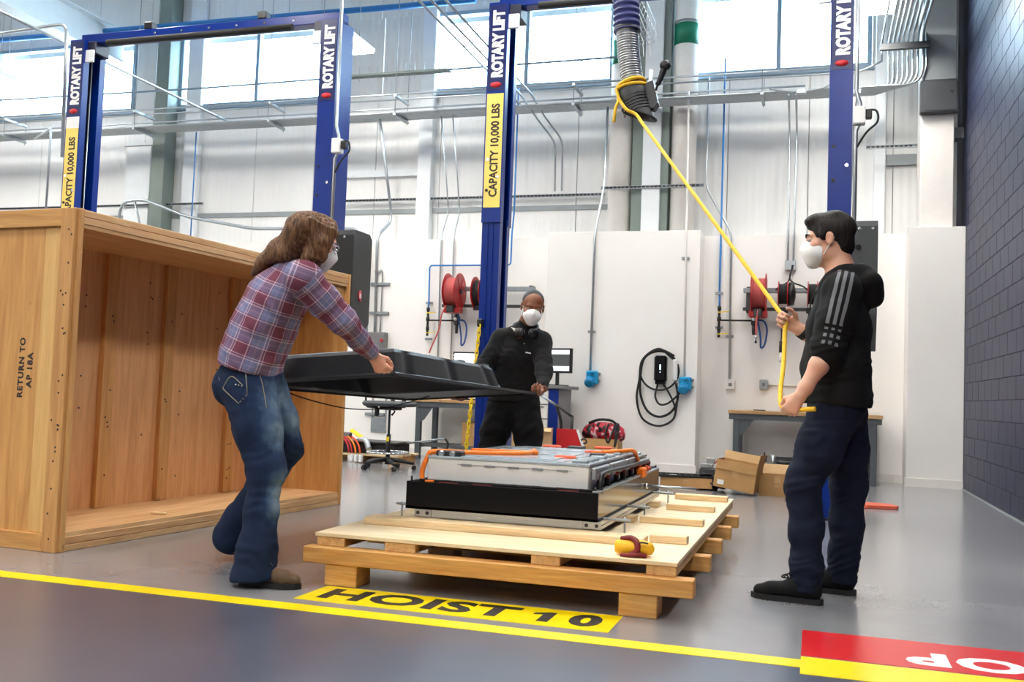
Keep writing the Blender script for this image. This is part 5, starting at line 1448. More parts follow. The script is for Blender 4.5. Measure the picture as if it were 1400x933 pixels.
part('box_cover', MB().box(1.18, 1.53, 12.372, 12.38, 4.46, 4.81, ch=.003), 'dark_grey', jb)
part('latch', MB().cyl((1.47, 12.36, 4.68), (1.47, 12.372, 4.68), .016, n=10), 'black_plastic', jb)
t = thing('column_shade', 'tall grey sheet above the junction box, coloured for the shade on the column', 'cover', (1.34, 12.45, 4.85))
part('shade_sheet', MB().box(1.16, 1.53, 12.44, 12.495, 4.85, ZC, ch=.006), 'steel_grey', t)  # grey sheet puts the shade of the upper column into colour
t = thing('conduit_drop', 'short bent grey conduit at the upper left edge of the junction box', 'conduit', (1.13, 12.40, 4.8))
part('conduit', MB().tube(fillet([(1.19, 12.40, 5.42), (1.19, 12.40, 5.0), (1.16, 12.42, 4.9), (1.16, 12.44, 4.83)], .05), .012, 7), 'galvanised', t)

# wire basket for cables beside the hose
bk = thing('wire_basket', 'wire mesh cable basket hanging behind the exhaust hose', 'basket', (-1.87, 8.6, 4.75))
mb = MB()
for y in np.arange(6.2, 10.45, .12):
    mb.tube(spline([(-1.99, y, 5.02), (-1.99, y, 4.80), (-1.75, y, 4.80), (-1.75, y, 5.02)], 3), .0035, 4)
part('mesh_hoops', mb, 'galvanised', bk)['kind'] = 'stuff'
for x, z in ((-1.99, 5.02), (-1.99, 4.91), (-1.99, 4.80), (-1.91, 4.80), (-1.83, 4.80), (-1.75, 4.80), (-1.75, 4.91), (-1.75, 5.02)):
    part('mesh_wire', MB().tube([(x, 6.1, z), (x, 10.45, z)], .0035, 5), 'galvanised', bk)
for x in (-1.94, -1.87, -1.80): part('loose_cable', MB().tube(spline([(x, 6.1, 4.82), (x+.02, 8, 4.82), (x, 10.2, 4.82), (x-.01, 10.42, 4.78), (x, 10.45, 4.66)], 5), .006, 6), 'paper_white', bk)
part('basket_hanger', MB().box(-2.02, -1.72, 8.3, 8.33, 5.02, 5.05), 'steel_dark', bk)

# ================================================================== EXHAUST HOSE WITH NOZZLE, AND THE ROPE
hz = thing('exhaust_hose', 'hanging silver exhaust hose with a black nozzle and blue upper sleeve', 'hose', (-1.21, 6.6, 2.78))
def corr(path, r, amp, pitch):
    P = spline(path, 40); out = []; rad = []; acc = 0
    for i, p in enumerate(P):
        if i: acc += (P[i]-P[i-1]).length
        out.append(p); rad.append(r+amp*math.sin(2*PI*acc/pitch))
    return out, rad
pts, rad = corr([(-1.305, 6.6, 3.50), (-1.295, 6.6, 3.35), (-1.275, 6.6, 3.20), (-1.245, 6.6, 3.05), (-1.235, 6.6, 3.0)], .075, .004, .018)
part('metal_hose', MB().tube(pts, rad, 24), 'galvanised', hz)
pts, rad = corr([(-1.36, 6.6, 4.6), (-1.345, 6.6, 4.2), (-1.33, 6.6, 3.9), (-1.315, 6.6, 3.62), (-1.305, 6.6, 3.46)], .088, .008, .045)
part('fabric_hose', MB().tube(pts, rad, 24), 'hose_blue', hz)
part('hose_clamp', MB().cyl((-1.305, 6.6, 3.46), (-1.304, 6.6, 3.485), .093, n=24), 'black_plastic', hz)
nx = Vector((.33, -.05, -.94)).normalized(); n0 = Vector((-1.262, 6.6, 3.065))
M = frame(n0, nx.cross(Vector((0, 1, 0))), Vector((0, 1, 0))); 
M = Matrix((nx.cross(Vector((0, 1, 0))).normalized(), Vector((0, 1, 0)), nx)).transposed().to_4x4(); M.translation = n0
sk = Sculpt(.006)
def nw(x, y, z): return tuple(M @ Vector((x, y, z)))
sk.cone(nw(0, 0, -.03), nw(0, 0, .06), .085, .093, .02); sk.cone(nw(0, 0, .06), nw(-.012, 0, .25), .093, .098, .03, (0, 1, 0), 1.05)
sk.half(nw(0, 0, -.02), tuple(-nx)); sk.half(nw(.0, 0, .225), tuple(nx*.85+Vector((-.55, 0, .1))))
sk.cone(nw(-.01, 0, .12), nw(-.03, 0, .34), .074, .080, .01, op='s')
nz = soft('nozzle', sk, 'dark_grey', hz, 1)
for k in range(6):
    z = .085+k*.022
    part('nozzle_rib', MB().tube([nw(.0-.002*k+(.097+.0005*k)*math.cos(a), (.099+.0005*k)*math.sin(a), z) for a in np.linspace(-2.9, .4, 14)], .0045, 6), 'black_plastic', nz)
part('nozzle_lip', MB().tube([nw(-.010+.100*math.cos(a), .102*math.sin(a), .222+.77*(-.010+.100*math.cos(a))) for a in np.linspace(0, 2*PI, 25)[:-1]], .007, 6, closed=True), 'black_rubber', nz)
cl = part('clamp_housing', MB().prism([(.0, 0), (.075, .0), (.06, .16), (.02, .19), (0, .18)], -.045, .045, frame(nw(.080, 0, .03), tuple(M.to_3x3() @ Vector((1, 0, 0))), tuple(M.to_3x3() @ Vector((0, 0, 1))))), 'dark_grey', hz)
part('clamp_lever', MB().bar((-1.13, 6.58, 3.02), (-1.125, 6.58, 3.17), .028, .020, up=(1, 0, 0)), 'aluminium', hz)
part('clamp_arm', MB().bar((-1.13, 6.58, 3.07), (-1.08, 6.58, 3.00), .024, .018), 'aluminium', hz)
lv = part('handle_grip', MB().tube(spline([(-1.085, 6.56, 3.02), (-1.072, 6.56, 3.06), (-1.055, 6.56, 3.10), (-1.035, 6.56, 3.16), (-1.028, 6.56, 3.18)], 5), [.008]*5+[.018]*4+[.020]*4+[.023]*4+[.034]*4, 12), 'black_plastic', hz)
part('grip_end', MB().ball((-1.025, 6.56, 3.19), (.040, .032, .036), 8), 'black_plastic', lv)

rope = thing('rope', 'yellow braided rope tied around the hose nozzle and pulled by the man in the hoodie', 'rope', (-.16, 4.98, 1.3))
def R(pts, r=.0105, n=6): return part('rope_run', MB().tube(spline(pts, n), r, 9), 'yellow_rope', rope)
kn = nw(-.01, -.10, -.01)
R([nw(.1*math.cos(a), .1*math.sin(a), -.012+.01*math.sin(a)) for a in np.linspace(0, 2*PI, 13)], .013)
R([nw(.104*math.cos(a), .1*math.sin(a), .008+.02*math.cos(a)) for a in np.linspace(.3, 2*PI+.1, 13)], .012)
R([nw(-.10, -.03, .02), nw(-.112, -.05, .08), (-1.352, 6.52, 2.90), (-1.362, 6.52, 2.80)], .011)
g1 = Vector((-.150, 4.985, 1.318)); g2 = Vector((-.122, 4.655, .878))
Q0 = Vector(nw(-.02, -.115, .24))
R([nw(-.098, -.05, .0), nw(-.098, -.07, .08), nw(-.07, -.105, .18), tuple(Q0), tuple(g1.lerp(Q0, .93)), tuple(g1.lerp(Q0, .75)), tuple(g1.lerp(Q0, .5)), tuple(g1.lerp(Q0, .25)), tuple(g1.lerp(Q0, .05)), tuple(g1), (-.150, 4.96, 1.25), (-.150, 4.88, 1.10), (-.158, 4.76, .97), (-.150, 4.68, .895), tuple(g2), (-.09, 4.635, .878), (.0, 4.60, .885)], .0112, 8)
for f in (.3, .62): pass

# ================================================================== REELS, REGULATORS, SOCKETS
def reel(t, x, y, z, dia, wdt, flange, wound, drum):
    o = None
    for s in (-1, 1):
        M_ = frame((x+s*wdt/2, y, z), (0, 1, 0), (0, 0, 1))
        f = part('flange', MB().lathe([(.03, -.004), (dia/2-.01, -.004), (dia/2, .0), (dia/2, .008), (dia/2-.012, .008), (.03, .003)], M_, 28), flange, t)
    M_ = frame((x-wdt/2, y, z), (0, 1, 0), (0, 0, 1))
    part('drum', MB().cyl((x-wdt/2, y, z), (x+wdt/2, y, z), dia*.22, n=20), drum, t)
    n = max(3, int(wdt/.022))
    for k in range(n):
        xx = x-wdt/2+.014+k*(wdt-.028)/(n-1)
        part('wound_hose', MB().tube([(xx, y+dia*.36*math.cos(a), z+dia*.36*math.sin(a)) for a in np.linspace(0, 2*PI, 25)[:-1]], .0125, 7, closed=True), wound, t)
    part('hub', MB().cyl((x+wdt/2, y, z), (x+wdt/2+.03, y, z), .035, n=14), 'black_plastic', t)
    for k in range(6):
        a = k*PI/3
        part('spoke', MB().bar((x+wdt/2+.010, y+.03*math.cos(a), z+.03*math.sin(a)), (x+wdt/2+.010, y+dia*.44*math.cos(a), z+dia*.44*math.sin(a)), .02, .006, up=(1, 0, 0)), flange, t)
def hose_reel(label, x, z, lab2):
    t = thing('hose_reel', label, 'reel', (x, 12.45, z))
    reel(t, x, 12.45, z, .50, .17, 'red_reel', 'red_hose', 'red_dark')
    part('mount_arm', MB().box(x-.11, x+.11, 12.36, 12.54, z-.30, z-.22, ch=.01).box(x-.10, x-.075, 12.40, 12.50, z-.28, z), 'red_reel', t)
    part('hose_guide', MB().box(x-.05, x+.05, 12.30, 12.37, z-.30, z-.20, ch=.01), 'steel_dark', t)
    return t
def cord_reel(label, x, z, dia=.32):
    t = thing('cord_reel', label, 'reel', (x, 12.5, z))
    reel(t, x, 12.5, z, dia, .11, 'red_reel', 'black_rubber', 'black_plastic')
    part('reel_cover', MB().lathe([(.02, 0), (dia/2-.01, 0), (dia/2-.02, .06), (.05, .08)], frame((x+.07, 12.5, z), (0, 1, 0), (0, 0, 1)), 24), 'black_plastic', t)
    part('mount_arm', MB().box(x-.07, x+.07, 12.46, 12.54, z-.24, z-.17, ch=.008), 'black_plastic', t)
    return t
def reel_rack(label, x0, x1, z):
    t = thing('reel_rack', label, 'rack', ((x0+x1)/2, 12.6, z))
    part('upper_rail', MB().box(x0, x1, 12.62, 12.70, z+.03, z+.09, ch=.004), 'galvanised_dull', t)
    part('lower_rail', MB().box(x0, x1, 12.60, 12.66, z-.20, z-.16, ch=.004), 'steel_dark', t)
    for x in (x0+.06, x1-.06): part('rail_bracket', MB().box(x-.025, x+.025, 12.66, 12.80, z-.22, z+.11, ch=.004), 'steel_dark', t)
    return t
reel_rack('black steel rail carrying the left reels behind the middle post', -4.98, -3.66, 2.28)
hose_reel('big red hose reel with pink hose, left of the middle post', -4.75, 2.28, '')
cord_reel('black and red cord reel half hidden by the middle post', -4.40, 2.27, .44)
reel_rack('grey steel rail carrying the reels right of the yellow rope', -.90, .22, 2.27)
hose_reel('red hose reel with red hose, just left of the man in the hoodie', -.70, 2.27, '')
cord_reel('small black and red cord reel beside the right hose reel', -.41, 2.27)
cord_reel('small red and black cord reel half behind the man in the hoodie', -.06, 2.27)
def hang_hose(label, pts, mat, r=.011, end=True):
    t = thing('hanging_hose', label, 'hose', pts[-1])
    part('hose_run', MB().tube(spline(pts, 7), r, 8), mat, t)
    if end:
        p = Vector(pts[-1]); part('hose_end', MB().cyl(p, p+Vector((0, 0, -.07)), .012, n=8), 'chrome', t)
        part('hose_tip', MB().cyl(p+Vector((0, 0, -.07)), p+Vector((0, 0, -.10)), .014, n=8), 'black_plastic', t)
hang_hose('pink air hose hanging from the left red reel', [(-4.80, 12.31, 2.08), (-4.86, 12.31, 1.95), (-4.90, 12.33, 1.75), (-5.03, 12.4, 1.50), (-5.06, 12.4, 1.42)], 'red_hose')
hang_hose('red air hose hanging from the right red reel', [(-.70, 12.31, 2.05), (-.71, 12.31, 1.9), (-.715, 12.31, 1.74)], 'red_hose', .013)
def plug_drop(label, x, z0, z1):
    t = thing('cord_drop', label, 'cord', (x, 12.46, z1))
    part('cord', MB().tube(spline([(x, 12.46, z0), (x+.004, 12.46, (z0+z1)/2), (x, 12.46, z1+.15)], 5), .007, 7), 'black_rubber', t)
    part('connector', MB().cyl((x, 12.46, z1+.02), (x, 12.46, z1+.16), .022, n=12), 'black_plastic', t)
    part('connector_tip', MB().cyl((x, 12.46, z1-.10), (x, 12.46, z1+.02), .018, n=12), 'paper_white', t)
plug_drop('cord with black connector hanging from the left cord reel', -4.36, 2.08, 1.60)
plug_drop('cord with black connector hanging beside the yellow rope', -.42, 2.08, 1.52)
def regulator(label, x, z, mirror=1):
    t = thing('air_regulator', label, 'regulator', (x, 12.7, z-.25))
    part('valve_body', MB().cyl((x, 12.7, z+.14), (x, 12.7, z-.24), .017, n=10).cyl((x, 12.7, z+.11), (x, 12.7, z+.16), .024, n=10).cyl((x, 12.7, z-.03), (x, 12.7, z+.02), .026, n=10).cyl((x, 12.7, z-.16), (x, 12.7, z-.11), .024, n=10), 'black_plastic', t)
    part('cross_pipe', MB().cyl((x, 12.7, z-.02), (x+.42, 12.7, z-.02), .011, n=8), 'black_plastic', t)
    for dz in (.08, -.20): part('valve_lever', MB().bar((x-.01, 12.67, z+dz), (x+.13, 12.66, z+dz+.01), .018, .012), 'yellow_plastic', t)
    f = part('filter_body', MB().box(x+.40, x+.47, 12.66, 12.74, z-.08, z+.05, ch=.01).cyl((x+.435, 12.7, z-.08), (x+.435, 12.7, z-.20), .028, .020, 12), 'steel_dark', t)
    part('filter_knob', MB().cyl((x+.435, 12.7, z+.05), (x+.435, 12.7, z+.13), .028, n=12), 'black_plastic', f)
    part('gauge', MB().lathe([(.028, 0), (.028, .018), (.02, .02)], frame((x+.435, 12.66, z), (1, 0, 0), (0, 0, 1)), 14), 'chrome', f)
    part('gauge_face', MB().lathe([(.022, 0), (.022, .003)], frame((x+.435, 12.641, z), (1, 0, 0), (0, 0, 1)), 14), 'paper_white', f)
    part('loop_hose', MB().tube(spline([(x+.47, 12.69, z-.01), (x+.56, 12.67, z-.03), (x+.60, 12.66, z-.14), (x+.575, 12.66, z-.32), (x+.53, 12.66, z-.36), (x+.52, 12.66, z-.22), (x+.46, 12.66, z+.10), (x+.44, 12.64, z+.28)], 6), .012, 8), 'blue_hose', t)
    return t
regulator('left air regulator with yellow levers and blue hose, by the blue pipe corner', -5.22, 1.92)
regulator('right air regulator with yellow levers and blue hose, left of the red reel', -1.20, 1.97)
# wall sockets
def blue_socket(label, x, z):
    t = thing('industrial_socket', label, 'socket', (x, 12.25, z))
    part('socket_box', MB().box(x-.075, x+.075, 12.25, 12.348, z-.06, z+.11, ch=.015), 'socket_blue', t)
    tl = frame((x-.015, 12.262, z-.015), (1, 0, 0), (0, -.5, .8))
    part('socket_barrel', MB().lathe([(.062, -.01), (.062, .07), (.056, .085), (.03, .085)], tl, 22), 'socket_blue', t)
    part('socket_cap', MB().lathe([(.068, .055), (.068, .07), (.05, .076)], tl, 22), 'blue_pipe', t)
    part('cap_latch', MB().box(x-.02, x+.03, 12.20, 12.25, z+.07, z+.10, ch=.006), 'socket_blue', t)
    part('side_lug', MB().box(x+.075, x+.10, 12.29, 12.34, z-.03, z+.0, ch=.006).box(x+.075, x+.10, 12.29, 12.34, z+.06, z+.09, ch=.006), 'galvanised_dull', t)
blue_socket('blue industrial socket alone on the pier left of the charger', -2.745, 1.135)
blue_socket('blue industrial socket with the charger cable plugged in', -1.555, 1.09)
ch = thing('car_charger', 'black wall charger with coiled cable beside the blue socket', 'charger', (-1.865, 12.3, 1.12))
part('charger_body', MB().box(-1.945, -1.79, 12.24, 12.348, 1.13, 1.46, ch=.022).box(-1.93, -1.805, 12.25, 12.348, 1.10, 1.135, ch=.006), 'black_gloss', ch)
part('status_light', MB().box(-1.873, -1.861, 12.236, 12.241, 1.28, 1.345, ch=.003), 'led_blue', ch)
part('status_light', MB().box(-1.871, -1.863, 12.236, 12.241, 1.245, 1.255, ch=.002), 'led_blue', ch)
def cab(pts, r=.0125): part('charging_cable', MB().tube(spline(pts, 8), r, 8), 'black_rubber', ch)
E_ = lambda cx, cz, rx, rz, y, a0=0, a1=2*PI, n=17: [(cx+rx*math.cos(a), y, cz+rz*math.sin(a)) for a in np.linspace(a0, a1, n)]
cab(E_(-1.885, 1.27, .245, .245, 12.29, PI*.15, PI*2.12))
cab([(-1.715, 12.29, 1.42)]+[(-1.90, 12.28, 1.545), (-2.10, 12.28, 1.40), (-2.135, 12.29, 1.15), (-2.16, 12.29, .90), (-2.08, 12.29, .66), (-1.88, 12.29, .575), (-1.70, 12.29, .66), (-1.655, 12.29, .85), (-1.64, 12.29, 1.06)], .0135)
cab([(-1.70, 12.29, 1.46), (-1.88, 12.28, 1.53), (-2.07, 12.28, 1.43), (-2.12, 12.28, 1.20), (-2.11, 12.29, .95), (-2.02, 12.29, .76), (-1.87, 12.29, .69), (-1.72, 12.29, .76), (-1.645, 12.29, .92), (-1.67, 12.29, 1.12)], .015)
cab([(-1.83, 12.29, 1.10), (-1.76, 12.29, 1.0), (-1.69, 12.29, .86), (-1.665, 12.29, .74)])
cab([(-1.90, 12.29, 1.10), (-1.925, 12.28, .95), (-1.87, 12.27, .85), (-1.77, 12.27, .86), (-1.66, 12.26, .95), (-1.585, 12.21, 1.03)])
part('plug_holster', MB().box(-1.715, -1.655, 12.26, 12.348, 1.14, 1.42, ch=.02), 'paper_white', ch)
def outlet(label, x, z, w_=.12, pipe_to=None, cat='outlet'):
    t = thing('wall_outlet', label, cat, (x, 12.75, z-.06))
    part('outlet_box', MB().box(x-w_/2, x+w_/2, 12.745, 12.80, z-.06, z+.06, ch=.006), 'white_trim' if w_ > .11 else 'galvanised', t)
    part('outlet_face', MB().box(x-.02, x+.02, 12.741, 12.745, z-.02, z+.02, ch=.004), 'cabinet_grey', t)
    if pipe_to: part('conduit', MB().cyl((x+w_/2, 12.785, z), (pipe_to, 12.785, z), .012, n=8), 'white_trim', t)
outlet('white square wall outlet left of the workbench', -1.045, 1.13)
outlet('steel twin wall outlet above the workbench with a conduit to the right', -.63, 1.145, .105, .35)
t = thing('wall_outlet', 'steel junction box feeding two black cords above the right reels', 'outlet', (-.335, 12.75, 2.62))
part('outlet_box', MB().box(-.40, -.27, 12.73, 12.80, 2.60, 2.72, ch=.006), 'galvanised', t)
part('cord', MB().tube(spline([(-.31, 12.72, 2.66), (-.33, 12.68, 2.54), (-.36, 12.66, 2.44), (-.45, 12.6, 2.38), (-.50, 12.56, 2.33)], 6), .010, 7), 'black_rubber', t)
part('cord', MB().tube(spline([(-.30, 12.72, 2.66), (-.34, 12.68, 2.50), (-.29, 12.66, 2.43), (-.18, 12.6, 2.38), (-.12, 12.56, 2.33)], 6), .010, 7), 'black_rubber', t)
t = thing('switch_box', 'grey switch box with a red knob below the bent pipes', 'box', (-6.02, 12.7, 1.5))
part('box_body', MB().box(-6.22, -5.86, 12.68, 12.80, 1.42, 1.72, ch=.01), 'cabinet_grey', t)
part('red_knob', MB().cyl((-5.90, 12.65, 1.60), (-5.90, 12.68, 1.60), .022, n=12), 'logo_red', t)
for i, z in enumerate((2.42, 2.0, .55)):
    t = thing('strut_bracket', ('upper', 'middle', 'lowest')[i]+' small strut bracket on the wall left of the reels', 'bracket', (-5.98, 12.77, z))
    part('channel', MB().box(-6.16, -5.86, 12.765, 12.80, z-.02, z+.02, ch=.004), 'galvanised_dull', t)
t = thing('wall_ladder', 'grey conduit pair with a plate low on the wall behind the stool', 'conduit', (-5.95, 12.78, .3))
for x in (-6.05, -5.84): part('conduit', MB().cyl((x, 12.785, .3), (x, 12.785, 1.42), .012, n=8), 'galvanised', t)
part('plate', MB().box(-6.06, -5.83, 12.775, 12.79, .30, .50), 'galvanised_dull', t)
# ================================================================== BENCHES, CABINET, STOOL, BOXES
def bench(label, x0, x1, y0, y1, h, shelf):
    t = thing('workbench', label, 'workbench', ((x0+x1)/2, (y0+y1)/2, 0))
    part('worktop', MB().box(x0, x1, y0, y1, h-.042, h, ch=.004), 'bench_wood', t)
    part('apron', MB().box(x0+.01, x1-.01, y0+.02, y0+.05, h-.11, h-.043), 'bench_grey', t)
    part('apron', MB().box(x0+.01, x1-.01, y1-.05, y1-.02, h-.11, h-.043), 'bench_grey', t)
    for x in (x0+.06, x1-.13):
        for y in (y0+.03, y1-.10):
            part('leg', MB().box(x, x+.07, y, y+.07, 0, h-.043, ch=.004), 'bench_grey', t)
        s = 1 if x < (x0+x1)/2 else -1
        xx = x+.07 if s > 0 else x
        part('gusset', MB().prism([(0, 0), (.17*s, 0), (.05*s, -.17), (0, -.20)][::(1 if s < 0 else -1)], 0, .008, frame((xx, y0+.04, h-.11), (1, 0, 0), (0, 0, 1))), 'bench_grey', t)
        part('end_rail', MB().box(x+.01, x+.06, y0+.10, y1-.10, .16, .21), 'bench_grey', t)
    if shelf: part('lower_shelf', MB().box(x0+.13, x1-.13, y0+.10, y1-.06, .17, .20), 'bench_grey', t)
    else: part('rear_rail', MB().box(x0+.1, x1-.1, y1-.09, y1-.05, .18, .25), 'bench_grey', t)
    return t
bench('long workbench with wooden top behind the man in the hoodie', -1.0, .745, 12.0, 12.74, .815, False)
bench('workbench with wooden top under the raised cover, left of the middle post', -5.13, -3.62, 12.02, 12.74, .805, True)
solo('wood_offcut', MB().box(.45, .72, 12.3, 12.4, .816, .85, ch=.003), 'paper_white', 'pale strip lying on the right end of the workbench', 'offcut')
solo('screw_tray', MB().box(-.72, -.58, 12.25, 12.35, .816, .828, ch=.003), 'steel_dark', 'little dark parts tray on the left end of the long workbench', 'tray')
def monitor(label, x, y, z, w_, h_, rot, mat, stand):
    t = thing('monitor', label, 'monitor', (x, y, z), rot)
    part('bezel', MB().box(-w_/2, w_/2, -.02, .025, 0, h_, ch=.006), 'black_plastic', t, local=True)
    s = part('screen', MB().box(-w_/2+.022, w_/2-.022, -.0235, -.019, .025, h_-.022), mat, t, local=True)
    if mat == 'screen_dark': 
        part('title_bar', MB().box(-w_/2+.024, w_/2-.024, -.0245, -.0235, h_-.075, h_-.024), 'screen_white', t, local=True)
        part('title_bar', MB().box(-w_/2+.024, w_/2-.024, -.0245, -.0235, .027, .085), 'screen_white', t, local=True)
    else:
        for k in range(3): part('button', MB().box(-w_/2+.004, -w_/2+.018, -.024, -.02, h_-.06-k*.04, h_-.04-k*.04), 'paper_white', t, local=True)
    part('stand', MB().box(-.02, .02, .025, .05, -stand, h_*.5).box(-.12, .12, -.06, .12, -stand, -stand+.015), 'black_plastic', t, local=True)
    return t
monitor('monitor with white screen on the left workbench', -4.46, 12.3, 1.07, .40, .38, 0, 'screen_white', .263)
cb = thing('tool_cabinet', 'grey and blue tool cabinet right behind the man in the sweater', 'cabinet', (-3.25, 11.85, 0))
part('cabinet_body', MB().box(-3.62, -2.985, 11.52, 12.18, .06, .985, ch=.006), 'cabinet_grey', cb)
part('cabinet_top', MB().box(-3.64, -2.90, 11.48, 12.22, .99, 1.03, ch=.006), 'cabinet_grey', cb)
part('corner_post', MB().box(-3.10, -2.98, 11.505, 11.53, .06, .985, ch=.004), 'lift_blue', cb)
for k in range(5):
    d = part('drawer', MB().box(-3.60, -3.11, 11.505, 11.52, .10+k*.175, .262+k*.175, ch=.004), 'paper_white', cb)
    part('handle', MB().box(-3.55, -3.16, 11.49, 11.505, .235+k*.175, .25+k*.175), 'galvanised', d)
for x in (-3.55, -3.05):
    for y in (11.58, 12.1): part('caster', MB().cyl((x-.02, y, .032), (x+.02, y, .032), .03, n=12), 'black_rubber', cb)
monitor('monitor with dark screen on top of the tool cabinet', -3.10, 11.8, 1.19, .46, .31, math.radians(-18), 'screen_dark', .16)
# cardboard boxes
def carton(label, x, y, z, sx, sy, sz, rot=0.0, tilt=0.0, flaps=(), mat='cardboard', open_=True, tape=True, group=None):
    t = thing('cardboard_box', label, 'box', (x, y, z), rot, group); t.rotation_euler = (0, tilt, rot)
    w_ = .005; b = MB()
    b.box(-sx/2, sx/2, -sy/2, -sy/2+w_, 0, sz).box(-sx/2, sx/2, sy/2-w_, sy/2, 0, sz).box(-sx/2, -sx/2+w_, -sy/2+w_, sy/2-w_, 0, sz).box(sx/2-w_, sx/2, -sy/2+w_, sy/2-w_, 0, sz).box(-sx/2+w_, sx/2-w_, -sy/2+w_, sy/2-w_, 0, w_)
    if not open_: b.box(-sx/2, sx/2, -sy/2, sy/2, sz, sz+w_)
    part('carton', b, mat, t, local=True)
    for (side, ang, ln) in flaps:
        a = math.radians(ang)
        if side in ('f', 'b'):
            s = -1 if side == 'f' else 1
            o = Vector((0, s*sy/2, sz)); dr = Vector((0, s*math.cos(a), math.sin(a))); m_ = MB().bar(o, o+dr*ln, sx-.004, .005, up=dr.cross(Vector((1, 0, 0))))
        else:
            s = -1 if side == 'l' else 1
            o = Vector((s*sx/2, 0, sz)); dr = Vector((s*math.cos(a), 0, math.sin(a))); m_ = MB().bar(o, o+dr*ln, sy-.004, .005, up=dr.cross(Vector((0, 1, 0))))
        part('flap', m_, 'cardboard_light' if side in ('b',) else mat, t, local=True)
    if tape: part('packing_tape', MB().box(-.03, .03, -sy/2-.0015, -sy/2, sz*.45, sz*.98), 'bench_wood', t, local=True)
    return t
c = carton('open tilted cardboard box by the workbench with a pale back flap', -.735, 9.98, .05, .40, .30, .27, math.radians(-8), math.radians(8), [('b', 85, .08), ('f', -86, .09), ('r', 84, .11)])
part('shipping_label', MB().box(-.165, -.10, -.1525, -.15, .03, .075), 'paper_white', c, local=True)
carton('smaller cardboard box to the right of the tilted box', -.33, 10.12, 0, .36, .30, .20, math.radians(-4), 0, [('b', 70, .1)])
fb = carton('flat shallow cardboard box behind the battery with black mats on it', -1.26, 10.25, .02, .52, .34, .095, math.radians(6), 0, [], open_=False)
mt = thing('rubber_mat', 'black grid mat lying on the flat cardboard box', 'mat', (-1.32, 10.25, .126), math.radians(10))
g = MB()
for i in range(11): g.box(-.34+i*.064, -.325+i*.064, -.19, .19, 0, .014)
for j in range(7): g.box(-.34, .325, -.19+j*.061, -.175+j*.061, .0, .014)
g.box(-.34, .325, -.19, .19, -.002, .004)
part('mat_grid', g, 'black_rubber', mt, local=True); part('mat_label', MB().box(-.12, -.04, -.12, -.09, .0142, .016), 'paper_white', mt, local=True)
hp_ = thing('scrap_plastic', 'crumpled heap of black plastic beside the flat cardboard box', 'plastic', (-1.0, 10.3, 0))
sk = Sculpt(.009); rr = random.Random(9)
for k in range(12): sk.ell((-.985+rr.uniform(-.10, .13), 10.28+rr.uniform(-.14, .14), .05+rr.uniform(-.02, .10)), (rr.uniform(.05, .10), rr.uniform(.05, .10), rr.uniform(.012, .03)), np.array(Euler((rr.uniform(-.5, .5), rr.uniform(-.6, .6), rr.uniform(0, 3))).to_matrix()), k=.01)
soft('plastic_heap', sk, 'black_plastic', hp_, 0)
mp_ = thing('metal_part', 'small silver metal part standing behind the black plastic heap', 'part', (-1.05, 10.55, 0))
part('base_bracket', MB().box(-1.16, -.98, 10.50, 10.60, 0, .20, ch=.01), 'dark_grey', mp_); part('metal_block', MB().box(-1.15, -1.02, 10.50, 10.60, .202, .25, ch=.006).box(-1.09, -1.0, 10.52, 10.58, .25, .31, ch=.006), 'aluminium', mp_)
part('red_wire', MB().tube(spline([(-1.0, 10.5, .25), (-.96, 10.48, .30), (-.95, 10.46, .22), (-.97, 10.46, .15)], 5), .006, 6), 'red_paint', mp_)
wh = thing('caster_bracket', 'steel bracket with a round disc standing behind the smaller cardboard box', 'bracket', (-.45, 10.45, 0))
part('bracket_plate', MB().box(-.52, -.38, 10.42, 10.48, 0, .24, ch=.006), 'black_plastic', wh); part('disc', MB().cyl((-.44, 10.44, .31), (-.40, 10.46, .31), .07, n=20), 'galvanised', wh); part('post', MB().box(-.50, -.485, 10.43, 10.46, .24, .40), 'steel_dark', wh)
part('axle', MB().cyl((-.42, 10.45, .31), (-.2, 10.46, .30), .02, n=10), 'dark_grey', wh)
solo('orange_panel', MB().prism([(0, 0), (.25, .06), (.27, .12), (.20, .30), (-.05, .32), (-.08, .03)], .004, .03, Matrix.Translation((.46, 9.35, 0))), 'orange_mat', 'flat orange panel lying on the floor behind the man in the hoodie', 'panel')
# box with a bag in it, pale box, red jack, far box
carton('cardboard box with a red and black bag in it, by the back wall', -2.52, 11.95, 0, .46, .36, .40, math.radians(3), 0, [('f', -72, .17)])
bg_ = thing('tool_bag', 'red and black patterned bag stuffed into a cardboard box', 'bag', (-2.50, 11.95, .36))
sk = Sculpt(.008); sk.ell((-2.50, 11.95, .50), (.19, .12, .13), k=.03); sk.cone((-2.66, 11.95, .46), (-2.34, 11.95, .46), .11, .11, .04); sk.half((-2.5, 11.95, .60), (.05, 0, 1), k=.02)
soft('bag_body', sk, 'red_camo', bg_, 1, [((-2.5, 11.9, .5), .3, .008, (1, 0, .3), .07)], .003, 31)
part('zip_band', MB().tube(spline([(-2.68, 11.90, .585), (-2.55, 11.88, .63), (-2.40, 11.89, .625), (-2.31, 11.92, .56)], 6), .016, 8), 'black_rubber', bg_)
part('end_panel', MB().ball((-2.325, 11.93, .50), (.035, .10, .10), 8), 'black_rubber', bg_)
part('strap', MB().tube(spline([(-2.42, 11.83, .58), (-2.44, 11.76, .46), (-2.40, 11.75, .36), (-2.36, 11.78, .48), (-2.34, 11.84, .57)], 6), .012, 7), 'black_rubber', bg_)
part('strap', MB().tube(spline([(-2.34, 11.84, .56), (-2.315, 11.77, .45), (-2.32, 11.75, .31), (-2.295, 11.77, .44), (-2.29, 11.85, .54)], 6), .012, 7), 'black_rubber', bg_)
